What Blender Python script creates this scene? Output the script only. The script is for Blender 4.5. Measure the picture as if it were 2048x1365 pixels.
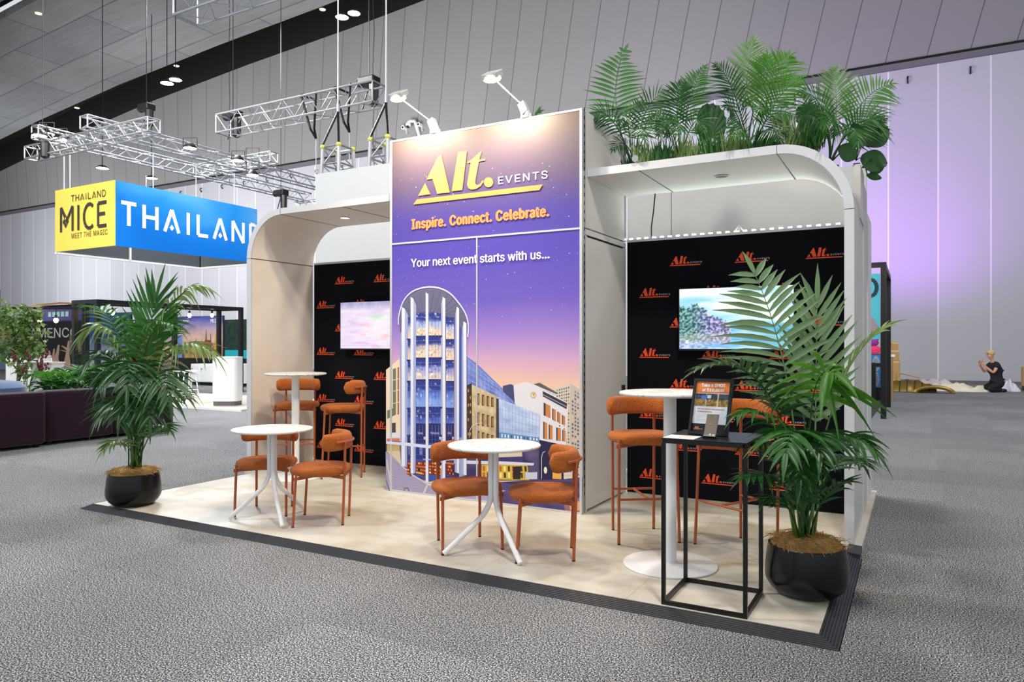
import bpy, bmesh, math, random
from mathutils import Vector, Matrix, noise
from mathutils.geometry import tessellate_polygon

for _o in list(bpy.data.objects):
    bpy.data.objects.remove(_o)
SC = bpy.context.scene
COL = SC.collection
PI = math.pi

# ---------------------------------------------------------------- camera
# World: x runs along the booth front (right +), y goes into the hall, z up, metres.
F_PX, YAW, HORIZON = 1450.0, math.radians(29.1), 690.0
PZ = 0.04                                   # top of the booth platform
CAM = Vector((3.415, -3.84, 1.42 + PZ))
cd = bpy.data.cameras.new('camera')
cam = bpy.data.objects.new('camera', cd)
COL.objects.link(cam)
cam.location = CAM
cam.rotation_euler = (PI / 2, 0, YAW)
cd.sensor_width = 36.0
cd.lens = 36.0 * F_PX / 2048.0
cd.shift_y = (HORIZON - 682.5) / 2048.0
cd.clip_end = 300
SC.camera = cam

# ---------------------------------------------------------------- world, exposure
SC.view_settings.view_transform = 'Standard'
SC.view_settings.look = 'None'
SC.view_settings.gamma = 1.0
SC.view_settings.exposure = 0.0
SC.view_settings.use_curve_mapping = False
W = bpy.data.worlds.new('hall_ambient')
SC.world = W
W.use_nodes = True
W.node_tree.nodes['Background'].inputs[0].default_value = (0.90, 0.95, 1.0, 1)
W.node_tree.nodes['Background'].inputs[1].default_value = 0.78

# ---------------------------------------------------------------- lights of the hall, and added fills for its dim parts
def lin(c):
    c = c / 255.0
    return c / 12.92 if c <= 0.04045 else ((c + 0.055) / 1.055) ** 2.4
def rgb(*c):
    return (lin(c[0]), lin(c[1]), lin(c[2]))

def area(name, loc, target, power, size, col=(1, 1, 1), size_y=None, spread=None):
    l = bpy.data.lights.new(name, 'AREA')
    l.energy = power; l.color = col; l.size = size
    if size_y:
        l.shape = 'RECTANGLE'; l.size_y = size_y
    if spread: l.spread = math.radians(spread)
    o = bpy.data.objects.new(name, l); COL.objects.link(o)
    o.location = loc
    o.rotation_euler = (Vector(target) - Vector(loc)).to_track_quat('-Z', 'Y').to_euler()
    return o
def spot(name, loc, target, power, angle, col=(1, 1, 1), radius=0.1, blend=0.6):
    l = bpy.data.lights.new(name, 'SPOT')
    l.energy = power; l.color = col; l.spot_size = math.radians(angle); l.spot_blend = blend
    l.shadow_soft_size = radius
    o = bpy.data.objects.new(name, l); COL.objects.link(o)
    o.location = loc
    o.rotation_euler = (Vector(target) - Vector(loc)).to_track_quat('-Z', 'Y').to_euler()
    return o

area('hall_and_fill_light', (4.0, -2.6, 8.0), (0.5, 1.5, 0.5), 350, 0.6, (1.0, 0.93, 0.84))
area('hall_and_fill_light', (-4.5, -3.0, 9.0), (0.5, 1.5, 0.5), 390, 0.8, (0.95, 0.98, 1.0))
area('hall_and_fill_light', (1.0, 5.0, 10.0), (1.0, 3.0, 0), 500, 1.6, (1.0, 0.97, 0.93))
area('hall_and_fill_light', (-14, 9, 10.5), (-13, 9, 0), 2200, 3.0, (0.95, 0.98, 1.0))
area('hall_and_fill_light', (-50, 18, 7), (-52, 28, 9), 1800, 5.0, (0.95, 0.98, 1.0))  # added fill standing low, only brightens the far left of the back wall
area('hall_and_fill_light', (-34, 18, 7), (-34, 28, 10), 1800, 5.0, (0.96, 0.98, 1.0))  # added fill for the next stretch of back wall
area('hall_and_fill_light', (-20, 18, 7), (-20, 28, 10.5), 1700, 5.0, (0.97, 0.98, 1.0))  # added fill aimed at the back wall, no fitting there
area('hall_and_fill_light', (-7, 18, 8), (-7, 28, 11), 1000, 4.0, (0.96, 0.98, 1.0))  # last of the added back wall fills
area('hall_and_fill_light', (10, 12, 13), (9, 22, 0), 1150, 4.0, (0.96, 0.98, 1.0))
spot('violet_wall_washer', (2.4, 23.6, 3.6), (3.3, 28, 7.0), 1500, 112, (0.52, 0.17, 1.0), 0.15, 1.0)
spot('violet_wall_washer', (-1.5, 21.0, 3.4), (-1.6, 28, 11.5), 1700, 110, (0.55, 0.24, 1.0), 0.15, 1.0)
area('hall_and_fill_light', (-9, 3.5, 8.5), (-16, 17, 1.5), 700, 2.0, (1.0, 0.97, 0.93))  # fill added to brighten the posters on the left
area('hall_and_fill_light', (-13, -5, 9.5), (-13, 7, 3.5), 900, 3.0, (0.97, 0.98, 1.0))  # added front fill for the yellow face of the hanging sign

# ---------------------------------------------------------------- measuring: a point of the picture on a known plane of the hall
FV = Vector((-math.sin(YAW), math.cos(YAW), 0)); RV = Vector((math.cos(YAW), math.sin(YAW), 0)); UV = Vector((0, 0, 1))
def ray(px, py): return FV + RV * ((px - 1024) / F_PX) + UV * ((HORIZON - py) / F_PX)
def atz(px, py, z): d = ray(px, py); return CAM + d * ((z - CAM.z) / d.z)
def aty(px, py, y): d = ray(px, py); return CAM + d * ((y - CAM.y) / d.y)
def atx(px, py, x): d = ray(px, py); return CAM + d * ((x - CAM.x) / d.x)
def atd(px, py, dist): return CAM + ray(px, py) * dist

# ---------------------------------------------------------------- materials
def _nt(name):
    m = bpy.data.materials.new(name); m.use_nodes = True
    nt = m.node_tree
    return m, nt, nt.nodes['Principled BSDF']
def mat(name, col, rough=0.5, metal=0.0, var=0.0, vscale=8.0, bump=0.0, bscale=60.0, spec=0.5, coat=0.0, sheen=0.0, trans=0.0):
    m, nt, b = _nt(name)
    c = rgb(*col)
    b.inputs['Base Color'].default_value = (*c, 1)
    b.inputs['Roughness'].default_value = rough
    b.inputs['Metallic'].default_value = metal
    b.inputs['Specular IOR Level'].default_value = spec
    b.inputs['Coat Weight'].default_value = coat
    b.inputs['Sheen Weight'].default_value = sheen
    tc = nt.nodes.new('ShaderNodeTexCoord')
    n = nt.nodes.new('ShaderNodeTexNoise'); n.inputs['Scale'].default_value = vscale; n.inputs['Detail'].default_value = 4
    nt.links.new(tc.outputs['Object'], n.inputs['Vector'])
    mx = nt.nodes.new('ShaderNodeMixRGB')
    v = max(var, 0.03)
    mx.inputs[1].default_value = (*[x * (1 - v) for x in c], 1)
    mx.inputs[2].default_value = (*[min(1, x * (1 + v)) for x in c], 1)
    nt.links.new(n.outputs['Fac'], mx.inputs[0]); nt.links.new(mx.outputs[0], b.inputs['Base Color'])
    if bump:
        n2 = nt.nodes.new('ShaderNodeTexNoise'); n2.inputs['Scale'].default_value = bscale; n2.inputs['Detail'].default_value = 3
        nt.links.new(tc.outputs['Object'], n2.inputs['Vector'])
        bp = nt.nodes.new('ShaderNodeBump'); bp.inputs['Strength'].default_value = bump; bp.inputs['Distance'].default_value = 0.01
        nt.links.new(n2.outputs['Fac'], bp.inputs['Height']); nt.links.new(bp.outputs[0], b.inputs['Normal'])
    if trans:
        t = nt.nodes.new('ShaderNodeBsdfTranslucent'); t.inputs[0].default_value = (*[min(1, x * 1.6) for x in c], 1)
        ms = nt.nodes.new('ShaderNodeMixShader'); ms.inputs[0].default_value = trans
        out = nt.nodes['Material Output']
        nt.links.new(b.outputs[0], ms.inputs[1]); nt.links.new(t.outputs[0], ms.inputs[2]); nt.links.new(ms.outputs[0], out.inputs[0])
    return m
def emit(name, col, strength):
    m, nt, b = _nt(name)
    b.inputs['Base Color'].default_value = (0, 0, 0, 1)
    b.inputs['Emission Color'].default_value = (*rgb(*col), 1)
    b.inputs['Emission Strength'].default_value = strength
    return m
def print_mat(name, rough=0.45, glow=0.0, spec=0.3):
    """ink printed on a panel (or the picture on a screen): colours come from the mesh's own faces"""
    m, nt, b = _nt(name)
    a = nt.nodes.new('ShaderNodeAttribute'); a.attribute_name = 'ink'
    b.inputs['Roughness'].default_value = rough
    b.inputs['Specular IOR Level'].default_value = spec
    if glow:
        b.inputs['Base Color'].default_value = (0.01, 0.01, 0.01, 1)
        nt.links.new(a.outputs['Color'], b.inputs['Emission Color']); b.inputs['Emission Strength'].default_value = glow
    else:
        nt.links.new(a.outputs['Color'], b.inputs['Base Color'])
    return m

# ---------------------------------------------------------------- mesh builder
class MB:
    def __init__(s): s.v = []; s.f = []; s.c = []
    def add(s, verts, faces, col=None):
        o = len(s.v); s.v += [tuple(p) for p in verts]
        for f in faces: s.f.append([i + o for i in f]); s.c.append(col)
        return s
    def box(s, x0, x1, y0, y1, z0, z1, col=None):
        return s.add([(x0,y0,z0),(x1,y0,z0),(x1,y1,z0),(x0,y1,z0),(x0,y0,z1),(x1,y0,z1),(x1,y1,z1),(x0,y1,z1)],
                     [(0,3,2,1),(4,5,6,7),(0,1,5,4),(1,2,6,5),(2,3,7,6),(3,0,4,7)], col)
    def obox(s, c, ax, ay, az):
        c = Vector(c); ax = Vector(ax); ay = Vector(ay); az = Vector(az)
        P = [c + ax*i + ay*j + az*k for k in (-1,1) for (i,j) in ((-1,-1),(1,-1),(1,1),(-1,1))]
        return s.add(P, [(0,3,2,1),(4,5,6,7),(0,1,5,4),(1,2,6,5),(2,3,7,6),(3,0,4,7)])
    def tube(s, pts, r, seg=8, cap=True, closed=False, flat=None):
        pts = [Vector(p) for p in pts]; n = len(pts)
        rs = r if isinstance(r, (list, tuple)) else [r] * n
        prev = None; rings = []
        for i, p in enumerate(pts):
            if closed: t = pts[(i+1) % n] - pts[i-1]
            else: t = pts[min(i+1, n-1)] - pts[max(i-1, 0)]
            if t.length < 1e-9: t = Vector((0,0,1))
            t.normalize()
            if prev is None:
                a = Vector((0,0,1)) if abs(t.z) < 0.9 else Vector((1,0,0))
                u = t.cross(a).normalized()
            else:
                u = prev - t * prev.dot(t)
                u = u.normalized() if u.length > 1e-6 else t.orthogonal().normalized()
            prev = u; w = t.cross(u)
            rings.append([p + (u*math.cos(2*PI*k/seg) + w*math.sin(2*PI*k/seg)) * rs[i] for k in range(seg)])
        V = [q for g in rings for q in g]; Fc = []
        m = n if closed else n - 1
        for i in range(m):
            j = (i+1) % n
            for k in range(seg):
                l = (k+1) % seg
                Fc.append((i*seg+k, i*seg+l, j*seg+l, j*seg+k))
        if cap and not closed:
            Fc.append(tuple(range(seg-1, -1, -1))); Fc.append(tuple((n-1)*seg + k for k in range(seg)))
        return s.add(V, Fc)
    def lathe(s, prof, c=(0,0,0), seg=40, cap0=True, cap1=True):
        V = []; Fc = []
        for (r, z) in prof:
            for k in range(seg):
                a = 2*PI*k/seg
                V.append((c[0]+r*math.cos(a), c[1]+r*math.sin(a), c[2]+z))
        for i in range(len(prof)-1):
            for k in range(seg):
                l = (k+1) % seg
                Fc.append((i*seg+k, i*seg+l, (i+1)*seg+l, (i+1)*seg+k))
        if cap0: Fc.append(tuple(range(seg-1,-1,-1)))
        if cap1: Fc.append(tuple((len(prof)-1)*seg+k for k in range(seg)))
        return s.add(V, Fc)
    def loft(s, rings, cap=True, closed=True):
        n = len(rings[0]); V = [p for r in rings for p in r]; Fc = []
        for i in range(len(rings)-1):
            for k in range(n if closed else n-1):
                l = (k+1) % n
                Fc.append((i*n+k, i*n+l, (i+1)*n+l, (i+1)*n+k))
        if cap:
            Fc.append(tuple(range(n-1,-1,-1))); Fc.append(tuple((len(rings)-1)*n+k for k in range(n)))
        return s.add(V, Fc)
    def ball(s, c, r, seg=10, rings=6, sq=(1,1,1)):
        prof = []
        V = []; Fc = []
        for i in range(rings+1):
            th = PI*i/rings
            for k in range(seg):
                a = 2*PI*k/seg
                V.append((c[0]+r*sq[0]*math.sin(th)*math.cos(a), c[1]+r*sq[1]*math.sin(th)*math.sin(a), c[2]-r*sq[2]*math.cos(th)))
        for i in range(rings):
            for k in range(seg):
                l = (k+1)%seg
                Fc.append((i*seg+k, i*seg+l, (i+1)*seg+l, (i+1)*seg+k))
        return s.add(V, Fc)
    def poly(s, pts3, col=None):
        """a flat polygon, concave allowed"""
        P = [Vector(p) for p in pts3]
        if len(P) <= 4 and len(P) == 3: return s.add(P, [(0,1,2)], col)
        T = tessellate_polygon([P])
        return s.add(P, [tuple(t) for t in T], col)
    def prism(s, pts3, d):
        """polygon extruded by the vector d"""
        P = [Vector(p) for p in pts3]; d = Vector(d); n = len(P)
        T = tessellate_polygon([P])
        V = P + [p + d for p in P]
        Fc = [tuple(t) for t in T] + [tuple(i+n for i in reversed(t)) for t in T]
        Fc += [(i, (i+1)%n, (i+1)%n+n, i+n) for i in range(n)]
        return s.add(V, Fc)
    def build(s, name, m, parent=None, smooth=False, bevel=0.0, sub=0):
        me = bpy.data.meshes.new(name)
        me.from_pydata([tuple(p) for p in s.v], [], s.f)
        if any(c is not None for c in s.c):
            at = me.color_attributes.new('ink', 'FLOAT_COLOR', 'CORNER')
            k = 0
            for pi, c in enumerate(s.c):
                pv = me.polygons[pi].vertices
                for q in range(len(pv)):
                    cc = c[q] if (c and isinstance(c[0], (tuple, list))) else (c or (1,1,1))
                    at.data[k].color = (cc[0], cc[1], cc[2], 1); k += 1
        else:
            bm = bmesh.new(); bm.from_mesh(me)
            bmesh.ops.recalc_face_normals(bm, faces=bm.faces); bm.to_mesh(me); bm.free()
        if smooth:
            me.polygons.foreach_set('use_smooth', [True]*len(me.polygons))
        me.materials.append(m)
        o = bpy.data.objects.new(name, me); COL.objects.link(o)
        if parent is not None: o.parent = parent
        if smooth == 'edge':
            es = o.modifiers.new('split', 'EDGE_SPLIT'); es.split_angle = math.radians(40)
        if bevel:
            b = o.modifiers.new('bevel', 'BEVEL'); b.width = bevel; b.segments = 2; b.limit_method = 'ANGLE'
        if sub:
            q = o.modifiers.new('sub', 'SUBSURF'); q.levels = sub; q.render_levels = sub
        return o

def tag(o, label=None, cat=None, group=None, kind=None):
    if label: o['label'] = label
    if cat: o['category'] = cat
    if group: o['group'] = group
    if kind: o['kind'] = kind
    return o
def thing(name, label, cat, loc=(0,0,0), rz=0.0, group=None):
    o = bpy.data.objects.new(name, None); COL.objects.link(o)
    o.empty_display_size = 0.05
    o.location = loc; o.rotation_euler = (0,0,rz)
    return tag(o, label, cat, group)
def struct(o): o['kind'] = 'structure'; return o
def dup(root, loc, rz, label, group=None):
    r = root.copy(); COL.objects.link(r); r.location = loc; r.rotation_euler = (0,0,rz); r['label'] = label
    if group: r['group'] = group
    for ch in list(root.children):
        c = ch.copy(); COL.objects.link(c); c.parent = r
        for g in list(ch.children):
            d = g.copy(); COL.objects.link(d); d.parent = c
    return r

# ---------------------------------------------------------------- lettering
try:
    FONT = bpy.data.fonts.load(bpy.utils.resource_path('LOCAL') + '/datafiles/fonts/Inter.woff2')
except Exception:
    FONT = None
def text_polys(s, bold=0.0, spacing=1.0):
    """[(list of 2D points, faces)] of a word, scaled to width 1 and cap height as it comes; returns verts2d, faces, w, h"""
    cu = bpy.data.curves.new('t', 'FONT'); cu.body = s
    if FONT: cu.font = FONT
    cu.offset = bold; cu.resolution_u = 3; cu.space_character = spacing
    o = bpy.data.objects.new('t', cu); COL.objects.link(o)
    dg = bpy.context.evaluated_depsgraph_get()
    me = bpy.data.meshes.new_from_object(o.evaluated_get(dg))
    V = [(v.co.x, v.co.y) for v in me.vertices]; Fc = [tuple(p.vertices) for p in me.polygons]
    bpy.data.objects.remove(o); bpy.data.curves.remove(cu); bpy.data.meshes.remove(me)
    return V, Fc
class Art:
    """flat print: colours laid on a plane (origin O, right u, up v, towards the viewer n)"""
    def __init__(s, O=(0,0,0), u=(1,0,0), v=(0,0,1), n=(0,-1,0), step=0.0006):
        s.O = Vector(O); s.u = Vector(u).normalized(); s.w = Vector(v).normalized(); s.n = Vector(n).normalized(); s.m = MB(); s.step = step; s.k = 0
    def P(s, a, b, L=0): return s.O + s.u*a + s.w*b + s.n*(s.step*(L+1+(s.k % 40)/50.0))
    def poly(s, pts, col, L=0):
        s.k += 1
        s.m.poly([s.P(a,b,L) for a,b in pts], rgb(*col))
    def rect(s, a0, b0, a1, b1, col, L=0): s.poly([(a0,b0),(a1,b0),(a1,b1),(a0,b1)], col, L)
    def disc(s, a, b, r, col, L=0, n=20, ry=None):
        s.poly([(a+r*math.cos(2*PI*k/n), b+(ry or r)*math.sin(2*PI*k/n)) for k in range(n)], col, L)
    def line(s, pts, w, col, L=0):
        for (a0,b0),(a1,b1) in zip(pts, pts[1:]):
            dx, dy = a1-a0, b1-b0; l = math.hypot(dx,dy) or 1; nx, ny = -dy/l*w/2, dx/l*w/2
            s.poly([(a0+nx,b0+ny),(a1+nx,b1+ny),(a1-nx,b1-ny),(a0-nx,b0-ny)], col, L)
    def grid(s, a0, b0, a1, b1, nx, ny, fn, L=0):
        V = [s.P(a0+(a1-a0)*i/nx, b0+(b1-b0)*j/ny, L) for j in range(ny+1) for i in range(nx+1)]
        C = [rgb(*[max(0,min(255,q)) for q in fn(i/nx, j/ny)]) for j in range(ny+1) for i in range(nx+1)]
        o = len(s.m.v); s.m.v += [tuple(p) for p in V]
        for j in range(ny):
            for i in range(nx):
                q = [j*(nx+1)+i, j*(nx+1)+i+1, (j+1)*(nx+1)+i+1, (j+1)*(nx+1)+i]
                s.m.f.append([k+o for k in q]); s.m.c.append([C[k] for k in q])
    def text(s, txt, a0, b0, a1, h, col, L=3, bold=0.0, spacing=1.0, shear=0.0):
        """baseline starts at (a0,b0), the word ends at a1, tallest glyph is h high"""
        V, Fc = text_polys(txt, 0.0, spacing)
        xs = [p[0] for p in V]; ys = [p[1] for p in V]
        x0, x1 = min(xs), max(xs); y1 = max(ys)
        k = (a1-a0)/(x1-x0); ky = h/y1
        e = bold*k
        for iq, (ex, ey) in enumerate(((0,0),) if not bold else ((-e,0),(0,0),(e,0),(0,e*.5),(0,-e*.5))):
            s.m.add([s.P(a0+(x-x0)*k + shear*y*ky + ex, b0+y*ky + ey, L+.35*iq) for x,y in V], Fc, rgb(*col))
    def glyphs(s, polys, a0, b0, k, col, L=3, kz=None):
        for pl in polys: s.poly([(a0+x*k, b0+z*(kz or k)) for x,z in pl], col, L)
    def build(s, name, m, parent=None): return s.m.build(name, m, parent)

# ================================================================ SETTING
def node_mat(name, rough=0.8, spec=0.3):
    m, nt, b = _nt(name)
    b.inputs['Roughness'].default_value = rough; b.inputs['Specular IOR Level'].default_value = spec
    return m, nt, b
def N(nt, kind, **kw):
    n = nt.nodes.new(kind)
    for k, v in kw.items():
        if hasattr(n, k): setattr(n, k, v)
    return n
def math_n(nt, op, a, b=None):
    n = nt.nodes.new('ShaderNodeMath'); n.operation = op
    for i, x in enumerate((a, b)):
        if x is None: continue
        if isinstance(x, (int, float)): n.inputs[i].default_value = x
        else: nt.links.new(x, n.inputs[i])
    return n.outputs[0]
def ramp(nt, fac, stops):
    r = nt.nodes.new('ShaderNodeValToRGB')
    e = r.color_ramp.elements
    while len(e) < len(stops): e.new(0.5)
    for i, (p, c) in enumerate(stops):
        e[i].position = p; e[i].color = (*rgb(*c), 1)
    nt.links.new(fac, r.inputs[0]); return r.outputs[0]
def mix(nt, fac, a, b, mode='MIX'):
    n = nt.nodes.new('ShaderNodeMixRGB'); n.blend_type = mode
    for i, x in ((0, fac), (1, a), (2, b)):
        if isinstance(x, (int, float)): n.inputs[i].default_value = x
        elif isinstance(x, tuple): n.inputs[i].default_value = (*x, 1)
        else: nt.links.new(x, n.inputs[i])
    return n.outputs[0]

def carpet_mat():
    m, nt, b = node_mat('carpet_tiles', 0.95, 0.15)
    g = N(nt, 'ShaderNodeNewGeometry')
    n1 = N(nt, 'ShaderNodeTexNoise'); n1.inputs['Scale'].default_value = 130; n1.inputs['Detail'].default_value = 4; n1.inputs['Roughness'].default_value = 0.75
    nt.links.new(g.outputs['Position'], n1.inputs['Vector'])
    c = ramp(nt, n1.outputs['Fac'], [(0.41, (8, 10, 13)), (0.475, (72, 75, 81)), (0.525, (106, 108, 113)), (0.585, (236, 235, 234))])
    # carpet tiles of one metre, laid with slightly different shades
    sp = N(nt, 'ShaderNodeSeparateXYZ'); nt.links.new(g.outputs['Position'], sp.inputs[0])
    fx = math_n(nt, 'FLOOR', math_n(nt, 'ADD', sp.outputs[0], 0.35)); fy = math_n(nt, 'FLOOR', math_n(nt, 'MULTIPLY', sp.outputs[1], 1.0))
    cb = N(nt, 'ShaderNodeCombineXYZ'); nt.links.new(fx, cb.inputs[0]); nt.links.new(fy, cb.inputs[1])
    wn = N(nt, 'ShaderNodeTexWhiteNoise'); nt.links.new(cb.outputs[0], wn.inputs[0])
    n2 = N(nt, 'ShaderNodeTexNoise'); n2.inputs['Scale'].default_value = 0.7; n2.inputs['Detail'].default_value = 3
    nt.links.new(g.outputs['Position'], n2.inputs['Vector'])
    k = math_n(nt, 'ADD', math_n(nt, 'MULTIPLY', wn.outputs[0], 0.22), math_n(nt, 'ADD', math_n(nt, 'MULTIPLY', n2.outputs['Fac'], 0.35), 0.66))
    c2 = mix(nt, 1.0, c, (1, 1, 1), 'MULTIPLY')
    mm = nt.nodes[-1] if False else None
    hs = N(nt, 'ShaderNodeHueSaturation'); nt.links.new(c2, hs.inputs['Color']); nt.links.new(k, hs.inputs['Value'])
    nt.links.new(hs.outputs[0], b.inputs['Base Color'])
    bp = N(nt, 'ShaderNodeBump'); bp.inputs['Strength'].default_value = 0.2; bp.inputs['Distance'].default_value = 0.005
    nt.links.new(n1.outputs['Fac'], bp.inputs['Height']); nt.links.new(bp.outputs[0], b.inputs['Normal'])
    return m
def wall_mat(name, col, seamcol, period, off, skew, width, z0, var=0.06, dark2=None):
    m, nt, b = node_mat(name, 0.7, 0.3)
    g = N(nt, 'ShaderNodeNewGeometry'); sp = N(nt, 'ShaderNodeSeparateXYZ'); nt.links.new(g.outputs['Position'], sp.inputs[0])
    x = math_n(nt, 'SUBTRACT', sp.outputs[0], math_n(nt, 'MULTIPLY', math_n(nt, 'SUBTRACT', sp.outputs[2], z0), skew))
    u = math_n(nt, 'DIVIDE', math_n(nt, 'SUBTRACT', x, off), period)
    fr = math_n(nt, 'FRACT', u)
    seam = math_n(nt, 'LESS_THAN', fr, width / period)
    fl = math_n(nt, 'FLOOR', u)
    wn = N(nt, 'ShaderNodeTexWhiteNoise'); wn.noise_dimensions = '1D'; nt.links.new(fl, wn.inputs['W'])
    base = mix(nt, wn.outputs[0], tuple(v*(1-var) for v in rgb(*col)), tuple(v*(1+var) for v in rgb(*col)))
    c = mix(nt, seam, base, rgb(*seamcol))
    nt.links.new(c, b.inputs['Base Color'])
    return m
def plank_mat():
    m, nt, b = node_mat('board_marked_concrete', 0.85, 0.2)
    g = N(nt, 'ShaderNodeNewGeometry')
    mp = N(nt, 'ShaderNodeMapping'); mp.inputs['Scale'].default_value = (0.16, 0.16, 0.0)
    nt.links.new(g.outputs['Position'], mp.inputs['Vector'])
    br = N(nt, 'ShaderNodeTexBrick'); br.inputs['Scale'].default_value = 1.0
    br.inputs['Color1'].default_value = (*rgb(116, 117, 118), 1); br.inputs['Color2'].default_value = (*rgb(130, 131, 131), 1); br.inputs['Mortar'].default_value = (*rgb(92, 93, 96), 1)
    br.inputs['Mortar Size'].default_value = 0.006; br.inputs['Brick Width'].default_value = 1.1; br.inputs['Row Height'].default_value = 0.42
    nt.links.new(mp.outputs[0], br.inputs['Vector'])
    m2 = N(nt, 'ShaderNodeMapping'); m2.inputs['Scale'].default_value = (0.5, 6.0, 0.5); nt.links.new(g.outputs['Position'], m2.inputs['Vector'])
    n = N(nt, 'ShaderNodeTexNoise'); n.inputs['Scale'].default_value = 1.0; n.inputs['Detail'].default_value = 6; nt.links.new(m2.outputs[0], n.inputs['Vector'])
    n3 = N(nt, 'ShaderNodeTexNoise'); n3.inputs['Scale'].default_value = 0.25; nt.links.new(g.outputs['Position'], n3.inputs['Vector'])
    k = math_n(nt, 'ADD', math_n(nt, 'MULTIPLY', n.outputs['Fac'], 0.5), math_n(nt, 'ADD', math_n(nt, 'MULTIPLY', n3.outputs['Fac'], 0.5), 0.5))
    hs = N(nt, 'ShaderNodeHueSaturation'); nt.links.new(br.outputs['Color'], hs.inputs['Color']); nt.links.new(k, hs.inputs['Value'])
    nt.links.new(hs.outputs[0], b.inputs['Base Color'])
    return m
def deck_mat():
    m, nt, b = node_mat('pale_stone_vinyl', 0.42, 0.45)
    g = N(nt, 'ShaderNodeNewGeometry')
    n = N(nt, 'ShaderNodeTexNoise'); n.inputs['Scale'].default_value = 1.5; n.inputs['Detail'].default_value = 7; n.inputs['Roughness'].default_value = 0.62; n.inputs['Distortion'].default_value = 0.4
    nt.links.new(g.outputs['Position'], n.inputs['Vector'])
    m2 = N(nt, 'ShaderNodeMapping'); m2.inputs['Scale'].default_value = (1.2, 2.6, 1.0); nt.links.new(g.outputs['Position'], m2.inputs['Vector'])
    n2 = N(nt, 'ShaderNodeTexNoise'); n2.inputs['Scale'].default_value = 2.2; n2.inputs['Detail'].default_value = 6; nt.links.new(m2.outputs[0], n2.inputs['Vector'])
    c = ramp(nt, n.outputs['Fac'], [(0.30, (178, 166, 144)), (0.44, (199, 191, 175)), (0.56, (211, 206, 194)), (0.72, (200, 199, 194))])
    c2 = ramp(nt, n2.outputs['Fac'], [(0.30, (212, 200, 182)), (0.52, (255, 255, 255)), (1.0, (255, 255, 255))])
    c3 = mix(nt, 0.45, c, c2, 'MULTIPLY')
    sp = N(nt, 'ShaderNodeSeparateXYZ'); nt.links.new(g.outputs['Position'], sp.inputs[0])
    fx = math_n(nt, 'FRACT', math_n(nt, 'DIVIDE', math_n(nt, 'ADD', sp.outputs[0], 3.0), 1.0))
    sx = math_n(nt, 'LESS_THAN', fx, 0.005)
    fy = math_n(nt, 'FRACT', math_n(nt, 'DIVIDE', math_n(nt, 'ADD', sp.outputs[1], 0.02), 1.0))
    sy = math_n(nt, 'LESS_THAN', fy, 0.004)
    c4 = mix(nt, math_n(nt, 'MULTIPLY', math_n(nt, 'MAXIMUM', sx, sy), 0.55), c3, rgb(150, 140, 122))
    nt.links.new(c4, b.inputs['Base Color'])
    return m

M = {}
M['carpet'] = carpet_mat(); M['deck'] = deck_mat(); M['concrete'] = plank_mat()
M['wall_low'] = wall_mat('pale_wall_panels', (168, 167, 173), (206, 205, 210), 1.68, 0.78, 0.0, 0.05, 0.0)
M['wall_up'] = wall_mat('grey_leaning_panels', (128, 126, 126), (80, 79, 82), 1.42, 0.91, 0.27, 0.035, 12.4, 0.03)
M['black'] = mat('black_void', (9, 9, 11), 0.9)
M['rail'] = mat('grey_rail', (96, 92, 98), 0.6)
M['white'] = mat('white_laminate', (214, 211, 208), 0.45, var=0.02)
M['white2'] = mat('bright_white_panel', (232, 233, 233), 0.4, var=0.02)
M['fascia'] = mat('pale_grey_fascia', (202, 203, 208), 0.45, var=0.02)
M['header'] = mat('white_header_panel', (212, 214, 215), 0.45, var=0.02)
M['cream'] = mat('warm_white_panel', (226, 215, 204), 0.5, var=0.02)
M['alu'] = mat('aluminium', (176, 178, 182), 0.35, 0.85)
M['alu_w'] = mat('pale_aluminium_tube', (206, 207, 210), 0.35, 0.35)
M['truss'] = mat('silver_truss_tube', (164, 167, 172), 0.35, 0.55)
M['dark'] = mat('dark_metal', (22, 22, 25), 0.4, 0.2)
M['blackmatte'] = mat('black_powder_coat', (14, 15, 18), 0.35, 0.1, spec=0.5)
M['rubber'] = mat('dark_ribbed_rubber', (40, 40, 46), 0.5)
M['terra'] = mat('terracotta_steel', (172, 88, 46), 0.38, 0.1)
M['terra_d'] = mat('black_foot', (24, 14, 10), 0.6)
M['boucle'] = mat('rust_boucle', (178, 98, 42), 1.0, var=0.45, vscale=110, bump=1.0, bscale=110, spec=0.05, sheen=0.15)
M['tablewhite'] = mat('white_powder_coat', (232, 232, 234), 0.35)
M['pot'] = mat('black_glazed_pot', (7, 7, 11), 0.25, spec=0.4, bump=0.12, bscale=14)
M['coir'] = mat('coconut_fibre', (176, 136, 78), 0.95, var=0.4, vscale=60, bump=0.6, bscale=120)
M['warm_on'] = emit('warm_lamp_lens', (255, 226, 160), 40)
M['cool_on'] = emit('cool_lamp_lens', (255, 252, 240), 30)
M['led'] = emit('led_strip_glow', (236, 255, 246), 6)
M['bulb'] = emit('amber_bulb', (255, 200, 130), 22)
def marble():
    m, nt, b = node_mat('white_veined_marble', 0.38, 0.4)
    tc = N(nt, 'ShaderNodeTexCoord')
    n = N(nt, 'ShaderNodeTexNoise'); n.inputs['Scale'].default_value = 2.6; n.inputs['Detail'].default_value = 5; n.inputs['Distortion'].default_value = 2.2
    nt.links.new(tc.outputs['Object'], n.inputs['Vector'])
    nt.links.new(ramp(nt, n.outputs['Fac'], [(0.0, (224, 222, 219)), (0.47, (224, 222, 219)), (0.5, (188, 184, 180)), (0.53, (226, 224, 221))]), b.inputs['Base Color'])
    return m
M['marble'] = marble()
M['ink'] = print_mat('printed_ink', 0.5); M['screen'] = print_mat('lit_screen', 0.3, glow=1.2)

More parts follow.
